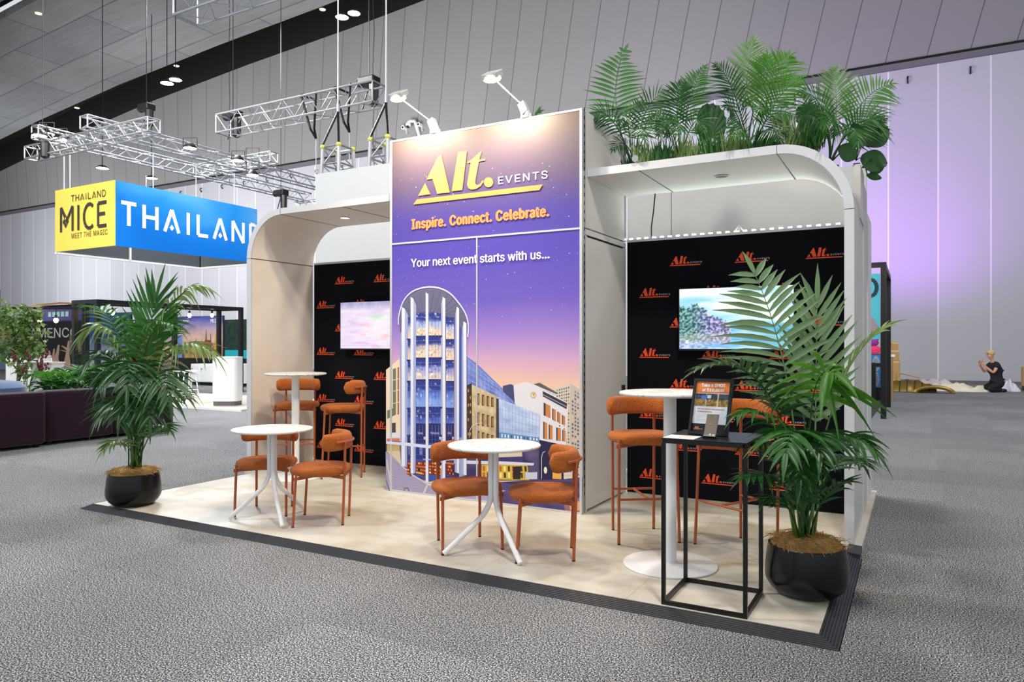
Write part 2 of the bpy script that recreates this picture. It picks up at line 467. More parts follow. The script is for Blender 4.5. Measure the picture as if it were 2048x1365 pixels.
# carpet, hall walls
struct(MB().add([(-90,-14,0),(45,-14,0),(45,40,0),(-90,40,0)], [(0,1,2,3)]).build('floor', M['carpet']))
YW, ZC, LEAN = 28.1, 12.45, math.radians(12)
struct(MB().box(-63.0, 34, YW, YW+0.4, 0, ZC).build('wall_back', M['wall_low']))
def on_upper(px, py):
    d = ray(px, py); n = Vector((0, math.cos(LEAN), math.sin(LEAN))); p0 = Vector((0, YW, ZC))
    return CAM + d * ((p0 - CAM).dot(n) / d.dot(n))
prof = [(-90, 11.0), (-75, 13.6)] + [(p.x, p.z) for p in (on_upper(*q) for q in ((0,343),(150,270),(303,203),(500,128),(700,57),(850,0),(1000,-55)))] + [(0, 20.2), (20, 20.9), (40, 21.4)]
def ztop(x):
    for (a, za), (b, zb) in zip(prof, prof[1:]):
        if a <= x <= b: return za + (zb-za)*(x-a)/(b-a)
    return prof[-1][1]
def wall_y(z): return YW - (z-ZC)*math.tan(LEAN)
V = []; Fc = []
for x, z in prof: V += [(x, YW, ZC), (x, wall_y(z), z)]
for i in range(len(prof)-1): Fc.append((2*i, 2*i+2, 2*i+3, 2*i+1))
struct(MB().add(V, Fc).build('wall_upper', M['wall_up']))
struct(MB().box(-63, 34, YW-0.10, YW+0.02, ZC-0.30, ZC-0.06).build('trim_1', M['rail']))
struct(MB().box(-63, 34, YW-0.06, YW+0.02, ZC-0.06, ZC+0.05).build('trim_4', M['black']))
# black slot between the leaning wall and the concrete ceiling, then the ceiling itself
YC0, YC1, UP = 24.6, 16.2, 0.35
V = []; Fc = []
for x, z in prof: V += [(x, wall_y(z), z), (x, wall_y(z)+0.5, z+2.4), (x, YC0-0.5, z+2.6), (x, YC0-0.4, z+UP)]
for i in range(len(prof)-1):
    for k in range(3): Fc.append((4*i+k, 4*i+4+k, 4*i+5+k, 4*i+1+k))
struct(MB().add(V, Fc).build('trim_2', M['black']))
def ceil_strip(name, y0, y1, m, up=UP):
    V = []; Fc = []
    for x, z in prof: V += [(x, y0, z+up), (x, y1, z+up), (x, y0, z+up+0.4), (x, y1, z+up+0.4)]
    for i in range(len(prof)-1):
        a = 4*i; b = a+4
        Fc += [(a, b, b+1, a+1), (a+2, a+3, b+3, b+2), (a, a+2, b+2, b), (a+1, b+1, b+3, a+3)]
    return struct(MB().add(V, Fc).build(name, m))
ceil_strip('ceiling', YC1, YC0, M['concrete'])
ceil_strip('ceiling_2', -14, YC1-0.9, M['concrete'])
V = []; Fc = []
for x, z in prof: V += [(x, YC1+0.2, z+1.2), (x, YC1-1.2, z+1.2)]
for i in range(len(prof)-1): Fc.append((2*i, 2*i+1, 2*i+3, 2*i+2))
struct(MB().add(V, Fc).build('trim_3', M['black']))
# far left: the hall goes on past the end of the wall
struct(MB().box(-92, -63.2, 30, 30.3, 6.3, 14).build('wall_left', M['white2']))
struct(MB().box(-92, -63.2, 29.9, 30.2, 0, 6.3).build('door_1', M['black']))
# cable hooks under the rail
hk = None
for i in range(26):
    x = -44 + i*2.05
    if hk is None:
        hk = MB().tube([(0,0,0),(0,-0.12,-0.03),(0,-0.13,-0.16),(0,-0.03,-0.26),(0,0.0,-0.2)], 0.03, 6).build('wall_hook', M['dark'])
        o = hk
    else:
        o = hk.copy(); COL.objects.link(o)
    o.location = (x, YW-0.005, ZC-0.62)
    tag(o, 'small dark hook in the row on the pale wall just under its rail', 'hook', 'hooks along the wall rail')
# small dome cameras on the upper hall wall
for i, (px, py, lab) in enumerate(((812, 257, 'small white bullet camera on the hall wall, left of the dome camera'), (843, 251, 'small white bullet camera on the hall wall, right of the dome camera'))):
    p = on_upper(px, py)
    t = thing('security_camera', lab, 'camera', p, 0, None)
    MB().tube([(0,-0.02,0.0),(0,-0.3,-0.02)], 0.11, 12).build('camera_body', M['white2'], t)
    MB().tube([(0,-0.30,-0.02),(0,-0.32,-0.02)], 0.06, 10).build('camera_lens', M['dark'], t)
    MB().tube([(0.02,0.05,-0.1),(0.06,-0.02,-0.3)], 0.06, 8).build('mount', M['alu_w'], t)
p = on_upper(828, 249)
t = thing('dome_camera', 'white dome camera on a bent arm on the hall wall', 'camera', p)
MB().ball((-0.12,-0.35,-0.1), 0.15, 12, 8).build('dome', M['white2'], t)
MB().ball((-0.12,-0.38,-0.17), 0.11, 10, 6).build('dome_glass', M['dark'], t)
MB().tube([(-0.12,-0.35,0.05),(0.05,-0.35,0.08),(0.22,-0.25,0.08),(0.25,-0.2,0.0),(0.30,0.08,-0.62)], 0.1, 8).build('bent_arm', M['alu_w'], t)

# ================================================================ BOOTH PLATFORM
deck = thing('booth_platform', 'pale stone-look raised platform under the exhibition booth', 'platform')
MB().box(-3.0, 3.0, 0, 1.84, 0, PZ).build('front_deck', M['deck'], deck)
MB().box(-3.2, 3.085, 1.84, 4.05, 0, PZ).build('rear_deck', M['deck'], deck)
def ramp_profile(run, h, n=7):
    pts = [(0.0, 0.0), (0.0, h)]
    for i in range(n):
        a = i/n; b = (i+0.72)/n
        pts += [(run*a+0.001, h*(1-a)+0.0015), (run*b, h*(1-b)+0.0015), (run*b+0.0005, h*(1-b)-0.003), (run*(i+1)/n-0.0005, h*(1-(i+1)/n)-0.002)]
    pts.append((run, 0.0))
    return [(a, max(b, 0.0)) for a, b in pts]
fr = ramp_profile(0.075, PZ)
mb = MB(); mb.loft([[(-3.0-0.09*a/0.075, -a, b) for a, b in fr], [(3.0+0.10*a/0.075, -a, b) for a, b in fr]], cap=True)
tag(mb.build('edge_ramp', M['rubber']), 'long dark ribbed rubber ramp along the front edge of the platform', 'ramp')
rr = ramp_profile(0.10, PZ)
mb = MB(); mb.loft([[(3.0+a, -a*0.75, b) for a, b in rr], [(3.0+a, 1.62, b) for a, b in rr]], cap=True)
tag(mb.build('edge_ramp', M['rubber']), 'short dark ribbed rubber ramp down the right side of the platform', 'ramp')
tag(MB().add([(3.0,1.60,PZ+.004),(3.085,1.60,PZ-.004),(3.085,1.835,PZ-.004),(3.0,1.835,PZ+.004),(3.0,1.60,0),(3.085,1.60,0),(3.085,1.835,0),(3.0,1.835,0)],
    [(0,1,2,3),(4,7,6,5),(0,4,5,1),(1,5,6,2),(2,6,7,3),(3,7,4,0)]).build('ramp_end_plate', M['rubber']), 'smooth dark metal plate between the right ramp and the arch leg', 'plate')
mb = MB(); mb.loft([[(-3.0-a, -0.06*a/0.06, b) for a, b in ramp_profile(0.05, PZ, 4)], [(-3.0-a, 1.7, b) for a, b in ramp_profile(0.05, PZ, 4)]], cap=True)
tag(mb.build('edge_ramp', M['rubber']), 'dark rubber ramp along the left side of the platform behind the palm', 'ramp')

# ================================================================ LOGO (traced once, metres on the banner wall)
def c4(u, v): p = aty(750+u/3.102, 200+v/3.102, 1.74); return (p.x, p.z)
LG = [[c4(*q) for q in pl] for pl in (
    [(395,350),(413,340),(466,575),(388,583),(359,490),(322,496)],
    [(313,517),(345,586),(270,596)],
    [(517,325),(572,318),(543,560),(478,568)],
    [(663,317),(647,372),(684,366),(684,377),(645,384),(625,495),(624,520),(634,530),(652,524),(668,500),(676,506),(658,535),(630,553),(600,558),(580,548),(573,528),(576,505),(596,390),(574,394),(576,385),(600,372),(635,340)],
    [(706+29*math.cos(2*PI*k/18), 512+31*math.sin(2*PI*k/18)) for k in range(18)],
    [(262,618),(1042,525),(1022,560),(240,650)])]
LX0, LZ0 = c4(240, 650); LX1 = c4(1072, 490)[0]; LW = LX1 - LX0
LGN = [[((x-LX0)/LW, (z-LZ0)/LW) for x, z in pl] for pl in LG]
EX, EZ = ((c4(766,524)[0]-LX0)/LW, (c4(766,524)[1]-LZ0)/LW)
EH = (c4(766,478)[1]-c4(766,524)[1])/LW
_ev = text_polys('EVENTS', 0.0, 1.18)
def logo(a, x, z, w, orange, white, L=4):
    a.glyphs(LGN, x, z, w, orange, L)
    V, Fc = _ev
    x0 = min(p[0] for p in V); x1 = max(p[0] for p in V); y1 = max(p[1] for p in V)
    k = (1-EX)*w/(x1-x0); ky = EH*w/y1
    a.m.add([a.P(x+EX*w+(p[0]-x0)*k, z+EZ*w+p[1]*ky, L) for p in V], Fc, rgb(*white))

# ================================================================ TOWER WITH THE MURAL
TX0, TX1, TY0, TY1, TZ = -1.045, 0.98, 1.74, 2.79, 3.44
tower = thing('banner_tower', 'tall square booth tower with the printed city mural on its front', 'exhibition tower', (0,0,PZ))
def loc(o, t): o.location = (0,0,0); return o
def B(x0,x1,y0,y1,z0,z1): return MB().box(x0,x1,y0,y1,z0-PZ,z1-PZ)
B(TX0+.004, TX1-.03, TY0+.03, TY1, PZ+.001, TZ-.012).build('core_panel', M['white'], tower)
fm = MB()
for x in (TX0, TX1-.022): fm.box(x, x+.022, TY0-.004, TY0+.03, .001, TZ-PZ)
for z in (0.001, 2.437-PZ-.009, TZ-PZ-.016): fm.box(TX0+.022, TX1-.022, TY0-.004, TY0+.03, z, z+.016)
fm.box(-.061, -.047, TY0-.003, TY0+.03, .017, 2.428-PZ)
fm.build('panel_frame', M['alu_w'], tower)
# right side: channel post, upper side panel, lintel, store door
cp = B(TX1-.03, TX1, TY0+.03, TY0+.07, PZ+.001, TZ); cp.build('channel_post', M['alu'], tower)
sl = MB()
for i in range(46):
    z = 0.15 + i*0.072
    sl.box(TX1-.001, TX1+.0015, TY0+.042, TY0+.058, z, z+.03)
sl.build('post_slots', M['dark'], tower)
B(TX1-.03, TX1+.001, TY0+.075, TY1-.05, 2.452, TZ).build('side_panel', M['white'], tower)
B(TX1-.03, TX1+.001, TY0+.075, TY1-.01, 2.392, 2.44).build('door_lintel', M['white'], tower)
dr = B(TX1-.025, TX1+.004, TY0+.10, TY1-.09, PZ+.025, 2.372).build('store_door', M['white'], tower)
MB().box(TX1+.004, TX1+.03, TY1-.135, TY1-.105, 0.98, 1.04).build('door_lock', M['dark'], dr)
B(TX1-.02, TX1+.003, TY0+.075, TY0+.096, PZ+.003, 2.385).build('door_jamb', M['white'], tower)
B(TX1-.02, TX1+.003, TY1-.085, TY1-.01, PZ+.003, 2.385).build('door_jamb', M['white'], tower)
B(TX1-.03, TX1+.002, TY1-.05, TY1, 2.452, TZ).build('channel_post', M['alu'], tower)
B(TX1-.024, TX1-.002, TY0+.075, TY1-.01, 2.374, 2.39).build('door_gap', M['black'], tower)

def m5(u, v): p = aty(750+u/2.787, 560+v/2.787, 1.74); return (p.x, p.z-PZ)
def sky(x, z):
    k = (z - 0.9) / 2.5
    st = [(0.0,(246,204,160)),(0.07,(238,196,172)),(0.15,(212,168,198)),(0.24,(164,132,206)),(0.37,(108,90,186)),(0.55,(82,68,172)),(0.68,(72,60,146)),(0.80,(80,68,100)),(1.0,(86,74,72))]
    for (a, ca), (b, cb) in zip(st, st[1:]):
        if k <= b:
            f = max(0, (k-a)/(b-a)); return tuple(p+(q-p)*f for p, q in zip(ca, cb))
    return st[-1][1]
mural = Art((0, TY0+.001, 0), (1,0,0), (0,0,1), (0,-1,0), 0.0004)
A0, A1, Z1 = TX0+.022, TX1-.022, TZ-PZ-.016
mural.grid(A0, .017, A1, Z1, 24, 90, lambda u, v: sky(A0+(A1-A0)*u, .017+(Z1-.017)*v + 0.03*noise.noise((u*3, v*4, 0))), 0)
rnd = random.Random(5)
for i in range(430):
    x = rnd.uniform(A0+.01, A1-.01); z = 0.95 + 2.1*rnd.random()**0.8
    if z < 1.25 and rnd.random() < .6: continue
    r = rnd.choice((.0011,.0014,.0018,.0022,.004)) 
    c = rnd.choice(((236,232,255),(190,180,235),(160,150,225)))
    mural.disc(x, z, r, c, 1, 5)
def q(pts, col, L): mural.poly([m5(*p) for p in pts], col, L)
def ql(pts, w, col, L): mural.line([m5(*p) for p in pts], w, col, L)
def qg(c, nx, ny, fn, L):
    """a four-cornered patch (top left, top right, bottom right, bottom left) shaded by fn(u, v), v = 0 at the top"""
    mb = mural.m; o = len(mb.v); C = []; mural.k += 1
    for j in range(ny+1):
        for i in range(nx+1):
            u, v = i/nx, j/ny
            p = lerp2(lerp2(c[0], c[1], u), lerp2(c[3], c[2], u), v); x, z = m5(*p)
            mb.v.append(tuple(mural.P(x, z, L))); C.append(rgb(*[max(0, min(255, k)) for k in fn(u, v)]))
    for j in range(ny):
        for i in range(nx):
            w = [j*(nx+1)+i, (j+1)*(nx+1)+i, (j+1)*(nx+1)+i+1, j*(nx+1)+i+1]
            mb.f.append([k+o for k in w]); mb.c.append([C[k] for k in w])
def mixc(a, b, t):
    t = max(0, min(1, t)); return tuple(p+(r-p)*t for p, r in zip(a, b))
def nz(x, y, s=0): return noise.noise((x, y, s)) + .5*noise.noise((x*2.1, y*2.1, s+3))
def lerp2(a, b, t): return (a[0]+(b[0]-a[0])*t, a[1]+(b[1]-a[1])*t)
def facade(c, nx, ny, col, L, fx=.6, fy=.6, alt=None, seed=1):
    """windows on a four-cornered facade c = (top left, top right, bottom right, bottom left)"""
    r = random.Random(seed)
    for i in range(nx):
        for j in range(ny):
            u0, u1 = (i+.5-fx/2)/nx, (i+.5+fx/2)/nx; v0, v1 = (j+.5-fy/2)/ny, (j+.5+fy/2)/ny
            def at(u, v): return lerp2(lerp2(c[0], c[1], u), lerp2(c[3], c[2], u), v)
            cc = col if alt is None or r.random() > .4 else alt[int(r.random()*len(alt))]
            q([at(u0,v0), at(u1,v0), at(u1,v1), at(u0,v1)], cc, L)
# far right towers
q([(985,607),(1090,578),(1090,950),(985,930)], (214,206,192), 2); q([(1088,578),(1157,622),(1157,1090),(1088,1080)], (196,186,178), 2)
facade([(1010,610),(1086,590),(1086,935),(1010,920)], 6, 19, (104,92,84), 3, .55, .5, ((222,180,110),(150,130,110)), 3)
facade([(1094,600),(1155,638),(1155,1080),(1094,1070)], 4, 22, (92,86,96), 3, .55, .5, ((228,196,150),(140,128,130)), 4)
# long glass wing and stone block
q([(512,428),(565,465),(700,596),(800,690),(800,760),(512,760)], (108,128,206), 2); qg([(514,436),(790,690),(790,755),(514,755)], 20, 14, lambda u, v: mixc((150,168,228),(84,100,184), .4+.7*nz(u*5,v*6,5)), 2.5)
for k in range(9): ql([lerp2((512,440),(512,740),k/8.), lerp2((700,604),(800,750),k/8.)], .003, (176,190,236), 3)
for k in range(14): ql([lerp2((515,440),(795,690),k/13.), lerp2((515,740),(795,750),k/13.)], .0025, (78,92,170), 3)
q([(712,592),(755,582),(772,588),(778,680),(715,625)], (72,74,120), 3)
q([(772,588),(838,568),(905,590),(1078,690),(1066,925),(905,905),(780,690)], (226,224,230), 3)
q([(884,582),(918,574),(1020,632),(1012,640)], (96,92,96), 4); ql([(886,586),(1014,640)], .004, (236,236,238), 5)
q([(935,620),(1072,690),(1068,722),(936,650)], (60,58,74), 4); ql([(936,640),(1069,708)], .004, (210,205,210), 5)
for w in ([(940,684),(978,704),(978,772),(940,756)], [(988,716),(1008,726),(1008,792),(988,780)], [(1016,734),(1034,744),(1034,802),(1016,792)], [(1042,752),(1060,762),(1060,812),(1042,806)],
          [(938,790),(960,800),(960,890),(938,886)], [(968,806),(990,814),(990,892),(968,890)], [(1010,822),(1036,832),(1036,900),(1010,896)], [(1044,836),(1062,842),(1062,902),(1044,900)]):
    q(w, (70,56,62), 4); q([lerp2(w[0],w[1],.3), w[1], w[2], lerp2(w[3],w[2],.3)], (206,132,76), 5)
mural.disc(*m5(883,643), .028, (206,164,92), 5); mural.disc(*m5(883,643), .021, (232,222,206), 6); q([(875,634),(892,632),(886,654)], (206,164,92), 7)
qg([(530,578),(690,655),(700,890),(515,890)], 20, 24, lambda u, v: mixc((222,204,164),(176,150,112), .35+.6*nz(u*6,v*7,1)+.25*v), 4)
q([(513,588),(540,576),(542,890),(513,890)], (66,52,44), 5); facade([(515,600),(538,594),(538,880),(515,880)], 2, 7, (206,150,70), 6, .5, .4, ((90,70,50),), 9)
for u in (576,603,630,655):
    for v0, v1 in ((632,698),(738,812),(842,884)):
        d = (u-576)*.28
        q([(u-7,v0+d),(u+7,v0+d+3),(u+7,v1+d*.5),(u-7,v1+d*.5)], (84,66,52), 6); q([(u-1,v0+d+8),(u+6,v0+d+10),(u+6,v1+d*.5-4),(u-1,v1+d*.5-4)], (168,130,82), 7)
qg([(676,656),(922,752),(916,900),(676,884)], 22, 16, lambda u, v: mixc((206,220,244),(140,164,216), .3+.5*nz(u*4,v*5,2)+.4*v-.3*u), 5)
for k in range(13): ql([lerp2((690,664),(918,752),k/12.), lerp2((692,880),(914,895),k/12.)], .0025, (132,152,204), 6)
for k in (.25,.5,.75): ql([lerp2((690,664),(692,880),k), lerp2((918,752),(914,895),k)], .0025, (140,160,210), 6)
q([(676,660),(690,664),(692,884),(676,880)], (60,60,70), 6); q([(692,850),(916,880),(916,905),(692,886)], (92,140,196), 6); facade([(700,852),(912,880),(912,902),(700,884)], 12, 1, (230,236,246), 7, .4, .6, ((60,80,150),), 6)
# street level
qg([(60,900),(1157,930),(1157,1120),(60,1120)], 30, 8, lambda u, v: mixc((46,42,84),(104,90,130), .4+.9*nz(u*14,v*3,6)), 1)
q([(915,892),(1052,922),(1052,1115),(915,1112)], (40,36,72), 6); q([(1052,930),(1157,950),(1157,1100),(1052,1112)], (214,208,206), 5); facade([(1056,940),(1155,956),(1155,1095),(1056,1105)], 7, 7, (96,92,110), 6, .55, .5, ((236,190,120),), 7)
q([(594,1030),(850,1032),(860,1118),(594,1112)], (206,176,70), 6); facade([(596,1034),(850,1036),(855,1110),(596,1106)], 11, 2, (66,48,36), 7, .5, .8, ((250,226,130),(190,96,40)), 8)
q([(700,960),(830,958),(830,1020),(700,1020)], (60,56,110), 6); q([(690,965),(820,955),(822,985),(690,990)], (214,200,176), 7)
q([(380,1005),(700,1012),(888,1022),(884,1036),(700,1030),(380,1024)], (214,216,232), 8)
q([(770,1042),(812,1040),(812,1112),(770,1112)], (44,34,30), 8); q([(990,1060),(1040,1066),(1040,1112),(990,1110)], (232,170,80), 7); q([(838,1075),(905,1072),(905,1112),(838,1112)], (196,202,216), 8)
# pavement and road
q([(60,958),(100,985),(145,1032),(210,1086),(300,1142),(400,1172),(520,1186),(680,1190),(640,1250),(64,1182)], (166,158,190), 7)
for k in range(12): ql([lerp2((70,985),(66,1178),k/11.), lerp2((145,1040),(560,1235),k/11.)], .002, (142,134,170), 8)
for k in range(16): ql([lerp2((80,990),(330,1160),k/15.), lerp2((64,1150),(430,1225),k/15.)], .002, (146,138,174), 8)
ql([(300,1130),(268,1200)], .018, (206,200,204), 9); ql([(66,1000),(96,1186)], .016, (198,196,204), 9); ql([(64,1120),(84,1184)], .008, (70,60,84), 9)
ql([(145,1032),(210,1088),(300,1142),(400,1170),(520,1182)], .012, (214,206,216), 9)
q([(520,1190),(700,1128),(860,1118),(1157,1112),(1157,1320),(1090,1300),(500,1236)], (84,70,118), 6); q([(480,1232),(700,1170),(730,1176),(540,1240)], (176,168,196), 7)
q([(700,1130),(900,1120),(1100,1128),(1157,1140),(1157,1160),(900,1160)], (62,52,90), 7); q([(1050,1225),(1157,1215),(1157,1300),(1060,1290)], (150,104,116), 7); q([(1080,1240),(1140,1236),(1140,1286),(1090,1284)], (226,160,110), 8)
q([(160,1160),(186,1158),(196,1184),(168,1186)], (112,106,130), 9); q([(166,1166),(182,1165),(188,1180),(172,1181)], (170,162,190), 10)
qg([(560,1186),(1157,1150),(1157,1312),(500,1240)], 26, 10, lambda u, v: mixc((96,82,134),(60,48,92), .4+.8*nz(u*5,v*4,8)) if nz(u*4+2,v*3,9) < .55 else (150,120,140), 6.5)
# beige block on the left
q([(62,502),(138,440),(142,900),(62,900)], (236,216,188), 3); q([(100,498),(117,492),(117,752),(68,776),(68,730),(100,716)], (116,118,96), 4); q([(126,490),(134,486),(134,750),(126,754)], (150,88,70), 4)
for v in (560,622,690): ql([(100,v),(134,v-8)], .006, (236,220,196), 5)
q([(86,800),(116,796),(116,868),(86,872)], (76,66,76), 4); q([(64,855),(140,850),(142,880),(64,884)], (226,222,232), 5); q([(66,885),(138,884),(138,900),(66,900)], (206,120,110), 5); q([(66,905),(138,905),(140,960),(66,962)], (196,170,110), 4); q([(64,955),(140,955),(145,1032),(110,1000)], (214,196,168), 4)
# round glass tower
def smooth(P, n=5, closed=False):
    out = []; m = len(P)
    for i in range(m if closed else m-1):
        p0, p1, p2, p3 = (P[(i-1) % m] if closed or i > 0 else P[i]), P[i], P[(i+1) % m], (P[(i+2) % m] if closed or i+2 < m else P[i+1])
        for k in range(n):
            t = k/n
            out.append(tuple(.5*(2*b+(c-a)*t+(2*a-5*b+4*c-d)*t*t+(3*b-a-3*c+d)*t**3) for a, b, c, d in zip(p0, p1, p2, p3)))
    if not closed: out.append(P[-1])
    return out
q(smooth([(138,215),(150,155),(172,112),(216,72),(286,48),(352,52),(408,78),(456,128),(498,190),(516,255)],4)+[(512,330),(470,300),(440,230),(376,190),(230,190),(178,240),(140,300)], (106,104,132), 8)
for k in range(15):
    a = PI - PI*k/14; ql([(330+185*math.cos(a), 225-170*math.sin(a)), (308+85*math.cos(a), 205-20*math.sin(a))], .0025, (78,78,106), 9)
rim = [(132,250),(134,200),(160,118),(212,64),(286,41),(354,45),(414,72),(462,122),(504,186),(521,250),(518,320)]
ql(smooth(rim, 5), .014, (206,216,240), 10)
q([(140,210),(180,230),(180,1050),(145,1030)], (150,158,206), 8); q([(470,220),(512,260),(512,1090),(470,1100)], (150,158,206), 8)
q([(178,212),(205,205),(205,1060),(178,1045)], (60,70,150), 9); q([(228,186),(286,180),(286,1110),(228,1095)], (58,76,168), 9); q([(300,180),(376,186),(376,1115),(300,1125)], (58,76,168), 9); q([(396,206),(442,225),(442,1098),(396,1100)], (52,66,150), 9); q([(468,255),(484,270),(484,880),(468,880)], (70,84,160), 9)
fl = [(185,318),(320,440),(442,562),(566,716),(720,872)]
for bi, (x0, x1, d0) in enumerate(((230,285,2),(301,375,0),(397,441,26),(179,203,22))):
    for fi, (v0, v1) in enumerate(fl):
        h = v1-v0; t = d0*(1-fi/4.)
        top = (46,58,140); mid = [(170,186,232),(214,196,196),(150,160,220),(98,130,220),(84,108,200)][fi]; low = [(240,214,180),(244,218,186),(226,210,204),(132,164,236),(120,140,206)][fi]
        def glass(u, v, fi=fi, bi=bi, top=top, mid=mid, low=low):
            k = nz(u*2+bi*3.3, v*3+fi*5.1, bi); j = nz(u*7+bi, v*9+fi*2, 4)
            c = mixc(top, mid, (v-.26+.10*k)*6); c = mixc(c, low, (v-.52+.16*k)*4)
            c = mixc(c, (255, 246, 224) if fi < 3 else (210, 222, 246), max(0, j-.35)*2.2)
            return mixc(c, (70, 84, 160), max(0, -j-.30)*1.8)
        qg([(x0,v0+t),(x1,v0+t*.9),(x1,v1-5+t*.8),(x0,v1-5+t*.8)], 10, 22, glass, 10)
        q([(x0,v1-8+t*.8),(x1,v1-8+t*.8),(x1,v1+3+t*.7),(x0,v1+3+t*.7)], (40,50,120), 11)
        for k in range(1, 3 if bi in (0,2) else 4):
            x = x0+(x1-x0)*k/(3 if bi in (0,2) else 4); ql([(x,v0+t),(x,v0+h*.6)], .0028, (50,60,130), 11); ql([(x,v0+h*.6),(x,v1)], .0028, (150,140,170), 11)
        for m_ in (.16,.34): ql([(x0,v0+h*m_+t),(x1,v0+h*m_+t)], .0028, (110,126,196), 11)
        if fi < 3 and bi < 2: q([(x0+8,v0+h*.7),(x0+22,v0+h*.64),(x0+24,v0+h*.72),(x0+10,v0+h*.78)], (255,244,214), 11)
    q([(x0,800),(x1,802),(x1,868),(x0,866)], (40,48,110), 10); q([(x0+8,848),(x1-14,852),(x1-16,862),(x0+10,860)], (128,136,186), 11)
    facade([(x0,872),(x1,872),(x1,912),(x0,910)], 4, 2, (34,40,86), 10, .8, .85, ((206,196,170),), 11)
    facade([(x0,925),(x1,925),(x1,1005),(x0,1000)], 3, 3, (40,48,110), 10, .85, .85, ((120,130,190),), 12)
    q([(x0,1012),(x1,1014),(x1,1096),(x0,1084)], (96,40,30), 10); facade([(x0,1014),(x1,1016),(x1,1094),(x0,1082)], 5, 4, (226,120,60), 11, .7, .6, ((250,206,110),(40,26,30),(150,40,36)), 13+bi)
for (x0, x1, v0, v1) in ((150,168,152,1042),(200,215,95,1082),(284,299,70,1132),(379,393,95,1118),(458,470,150,1080),(496,511,232,1090)):
    q([(x0-(2 if x0>400 else 0),v0),(x1,v0+10),(x1,v1),(x0,v1-4)], (226,230,246), 12)
    if x0 < 260: q([(x1,v0+10),(x1+(18 if x0<180 else 16),v0+46),(x1+12,v1-6),(x1,v1)], (164,172,212), 11)
    elif x0 > 350: q([(x0,v0),(x0-9,v0+40),(x0-12,v1-8),(x0,v1-4)], (164,172,212), 11)
q([(64,900),(180,908),(300,922),(452,912),(452,926),(300,940),(180,926),(64,914)], (216,220,240), 13)
ql([(270,1000),(380,1006),(452,1002)], .008, (206,210,232), 13)
ql([(528,880),(530,840),(545,812),(570,800),(600,798)], .004, (236,238,244), 12); ql([(930,1110),(930,990),(936,965),(950,956)], .004, (236,238,244), 12)
mural.disc(*m5(951,1062), .016, (236,232,214), 9, 10, .03)
# lettering
def MT(txt, u0, v0, u1, v1, cap, col, L, bold, sp=1.0):
    """baseline from (u0,v0) to (u1,v1) as read on the banner"""
    a0, b0 = c4(u0, v0); a1, b1 = c4(u1, v1)
    mural.text(txt, a0, (b0+b1)/2-PZ, a1, cap, col, L, bold, sp)
o4 = (246,142,84)
mural.glyphs(LG, 0, -PZ, 1, o4, 14)
V, Fc = _ev
_x0 = min(p[0] for p in V); _x1 = max(p[0] for p in V); _y1 = max(p[1] for p in V)
ea, eb = c4(766,524); ec = c4(1072,490)[0]
mural.m.add([mural.P(ea+(p[0]-_x0)*(ec-ea)/(_x1-_x0), eb-PZ+p[1]*(c4(766,478)[1]-eb)/_y1, 14) for p in V], Fc, rgb(246,244,246))
MT('Inspire. Connect. Celebrate.', 232, 803, 1078, 720, .092, o4, 14, .065, 1.12)
MT('Your next event starts with us...', 226, 1036, 1082, 985, .078, (252,250,252), 14, .02)
mural.build('printed_mural', M['ink'], tower)

# arm lamps clipped to the top of the mural
for i, (hx, bx, lab) in enumerate(((-.68, -.525, 'left arm spotlight clipped to the top edge of the mural'), (.31, .44, 'right arm spotlight clipped to the top edge of the mural'))):
    t = thing('arm_spotlight', lab, 'lamp', (bx, TY0, TZ))
    MB().box(-.035, .035, -.02, .05, 0.0, .05).build('clamp', M['tablewhite'], t, bevel=.004)
    h = Vector((hx-bx, 1.40-TY0, .27)); bq = Vector((-.01, .0, .10))
    MB().obox((-.01,-.005,.085), (.022,.01,.02), (0,.03,0), (-.02,0,.045)).build('joint', M['alu_w'], t, bevel=.003)
    MB().tube([bq, h + (bq-h)*.08], .006, 8).build('arm', M['alu_w'], t)
    hd = MB().obox(h+Vector((0,0,.02)), (.075,.0,.0), (0,.05,.03), (0,-.012,.02)).build('lamp_head', M['alu_w'], t, bevel=.006)
    MB().ball(h+Vector((0,-.004,-.016)), 1.0, 18, 10, (.082,.052,.030)).build('lamp_lens', M['warm_on'], t, True)
    area('arm_spot_glow', (hx, 1.40-.01, 3.44+.215), (hx+.05, TY0+.02, 2.95), 54, .10, (1.0, .84, .58))
M['grey_panel'] = mat('light_grey_panel', (190, 189, 188), .5, var=.02)

